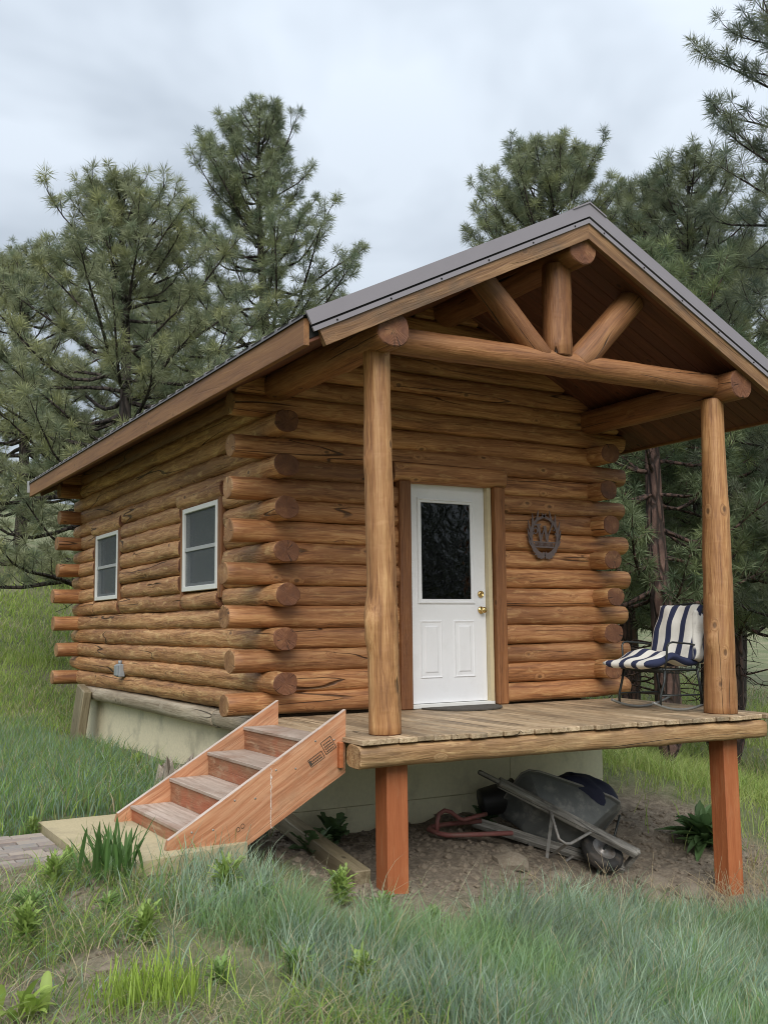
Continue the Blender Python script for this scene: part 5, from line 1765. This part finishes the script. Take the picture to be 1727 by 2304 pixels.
def rosette(R, n, L, wd, rise=(0.2, 1.2), droop=.4, stem=0.0):
    out = []
    for i in range(n):
        b = np.array([R.normal() * .015, R.normal() * .015, stem * R.random()])
        out.append((b, R.random() * 6.28, L * (0.55 + .6 * R.random()), wd * (.7 + .5 * R.random()), rise[0] + (rise[1] - rise[0]) * R.random(), droop * R.random()))
    return out
def plant(me, x, y, name, label, cat, group=None, sc=1.0, rot=0.0, dz=0.0):
    o = link(name, me, None, Matrix.Translation((x, y, hz(x, y) + dz)) @ Matrix.Rotation(rot, 4, 'Z') @ Matrix.Scale(sc, 4))
    return tag(o, label, cat, group)
# clump of wide grass blades by the pad
cl = [(np.array([R.normal() * .07, R.normal() * .07, 0.0]), R.random() * 6.28, .26 + .2 * R.random(), .016 + .010 * R.random(), 1.0 + .5 * R.random(), .10 + .25 * R.random()) for _ in range(70)]
plant(leaf_mesh('grass_clump', cl, (0.10, 0.19, 0.055), R, 0.0), -1.87, -1.98, 'grass_clump', 'clump of wide dark green grass blades at the corner of the concrete pad', 'grass clump')
# bright yellow-green grass tuft at the bottom edge
cl = [(np.array([R.normal() * .13, R.normal() * .09, 0.0]), R.random() * 6.28, .12 + .16 * R.random(), .005 + .003 * R.random(), 1.05 + .45 * R.random(), .05 + .3 * R.random()) for _ in range(380)]
tuft_o = plant(leaf_mesh('grass_clump', cl, (0.29, 0.40, 0.07), R, 0.0), -2.10, -3.45, 'grass_tuft', 'bright yellow-green grass tuft at the lower left of the picture', 'grass clump')
tuft_o['kind'] = 'stuff'
th = leaf_mesh('thistle', rosette(R, 26, .30, .085, (0.25, 1.25), .35, .06), (0.10, 0.165, 0.07), R, .7)
plant(th, .42, -.35, 'thistle_plant', 'spiky dark green thistle on the soil against the cream foundation', 'plant')
plant(th, -.02, -.85, 'thistle_plant', 'dark leafy thistle in the shade beneath the steps', 'plant', sc=.85, rot=2.0)
plant(th, 1.95, -.32, 'thistle_plant', 'small dark thistle against the foundation behind the barrow handles', 'plant', sc=.7, rot=1.0)
bl = leaf_mesh('leafy_plant', rosette(R, 120, .34, .085, (0.15, 1.35), .55, .12), (0.10, 0.175, 0.065), R, .05)
plant(bl, 3.95, -1.0, 'leafy_plant', 'large dark green broad-leaved plant beside the orange support post', 'plant', sc=1.1)
wd = [leaf_mesh('leafy_weed', rosette(R, 110, .12, .020, (.3, 1.4), .35, .16), (0.265, 0.365, 0.095), R, .9),
      leaf_mesh('leafy_weed', rosette(R, 90, .11, .018, (.2, 1.25), .4, .10), (0.205, 0.310, 0.095), R, .9)]
for i, (px, py, s_, lab) in enumerate([
    (-1.28, -2.28, 1.1, 'tall leafy weed in front of the near plywood stringer tip'), (-1.1, -2.38, .9, 'leafy weed in the blue-green grass below the ink-marked stringer'),
    (-.55, -2.30, 1.05, 'bright leafy weed left of the orange support post nearest the steps'), (-.35, -2.45, .95, 'lower leafy weed in front of the end of the loose timber'),
    (-2.2, -2.05, 1.0, 'leafy weed beside the end of the brick path'), (-2.38, -2.3, 1.1, 'large leafy weed on the bare soil below the brick path'), (-2.45, -2.6, 1.0, 'leafy weed at the left edge below the brick path'),
    (-2.0, -2.42, .8, 'small leafy weed below the wide-bladed grass clump'), (-1.9, -2.75, .9, 'leafy weed above the yellow-green grass tuft'), (-1.35, -3.35, 1.1, 'leafy weed right of the yellow-green grass tuft'),
    (-1.1, -3.55, 1.0, 'leafy weed in the blue-green grass at the bottom edge'), (-1.72, -3.3, .8, 'leafy weed touching the yellow-green grass tuft'), (-2.05, -1.75, .6, 'little weed wedged between bricks and concrete pad'),
    (-.05, -2.55, .8, 'leafy weed in the grass before the orange post nearest the steps'), (-1.98, -.42, .7, 'weed at the far corner of the concrete pad'), (-.5, 1.0, .8, 'leafy weed by the side foundation near the stump'),
    (-.6, 1.7, .8, 'leafy weed on the lawn below the nearer window'), (-.75, 2.4, .9, 'leafy weed on the lawn below the outlet box')]):
    plant(wd[i % 2], px, py, 'leafy_weed', lab, 'weed', 'leafy weeds in the grass', s_, i * 1.7)
cl = [(np.array([R.normal() * .05, R.normal() * .05, 0.0]), R.random() * 6.28, .20 + .1 * R.random(), .035 + .02 * R.random(), .7 + .6 * R.random(), .2 + .25 * R.random()) for _ in range(16)]
plant(leaf_mesh('broadleaf_weed', cl, (0.30, 0.40, 0.09), R, 0.05), -2.62, -3.35, 'broadleaf_weed', 'pale green broad-leaved weed at the lower left corner', 'weed')
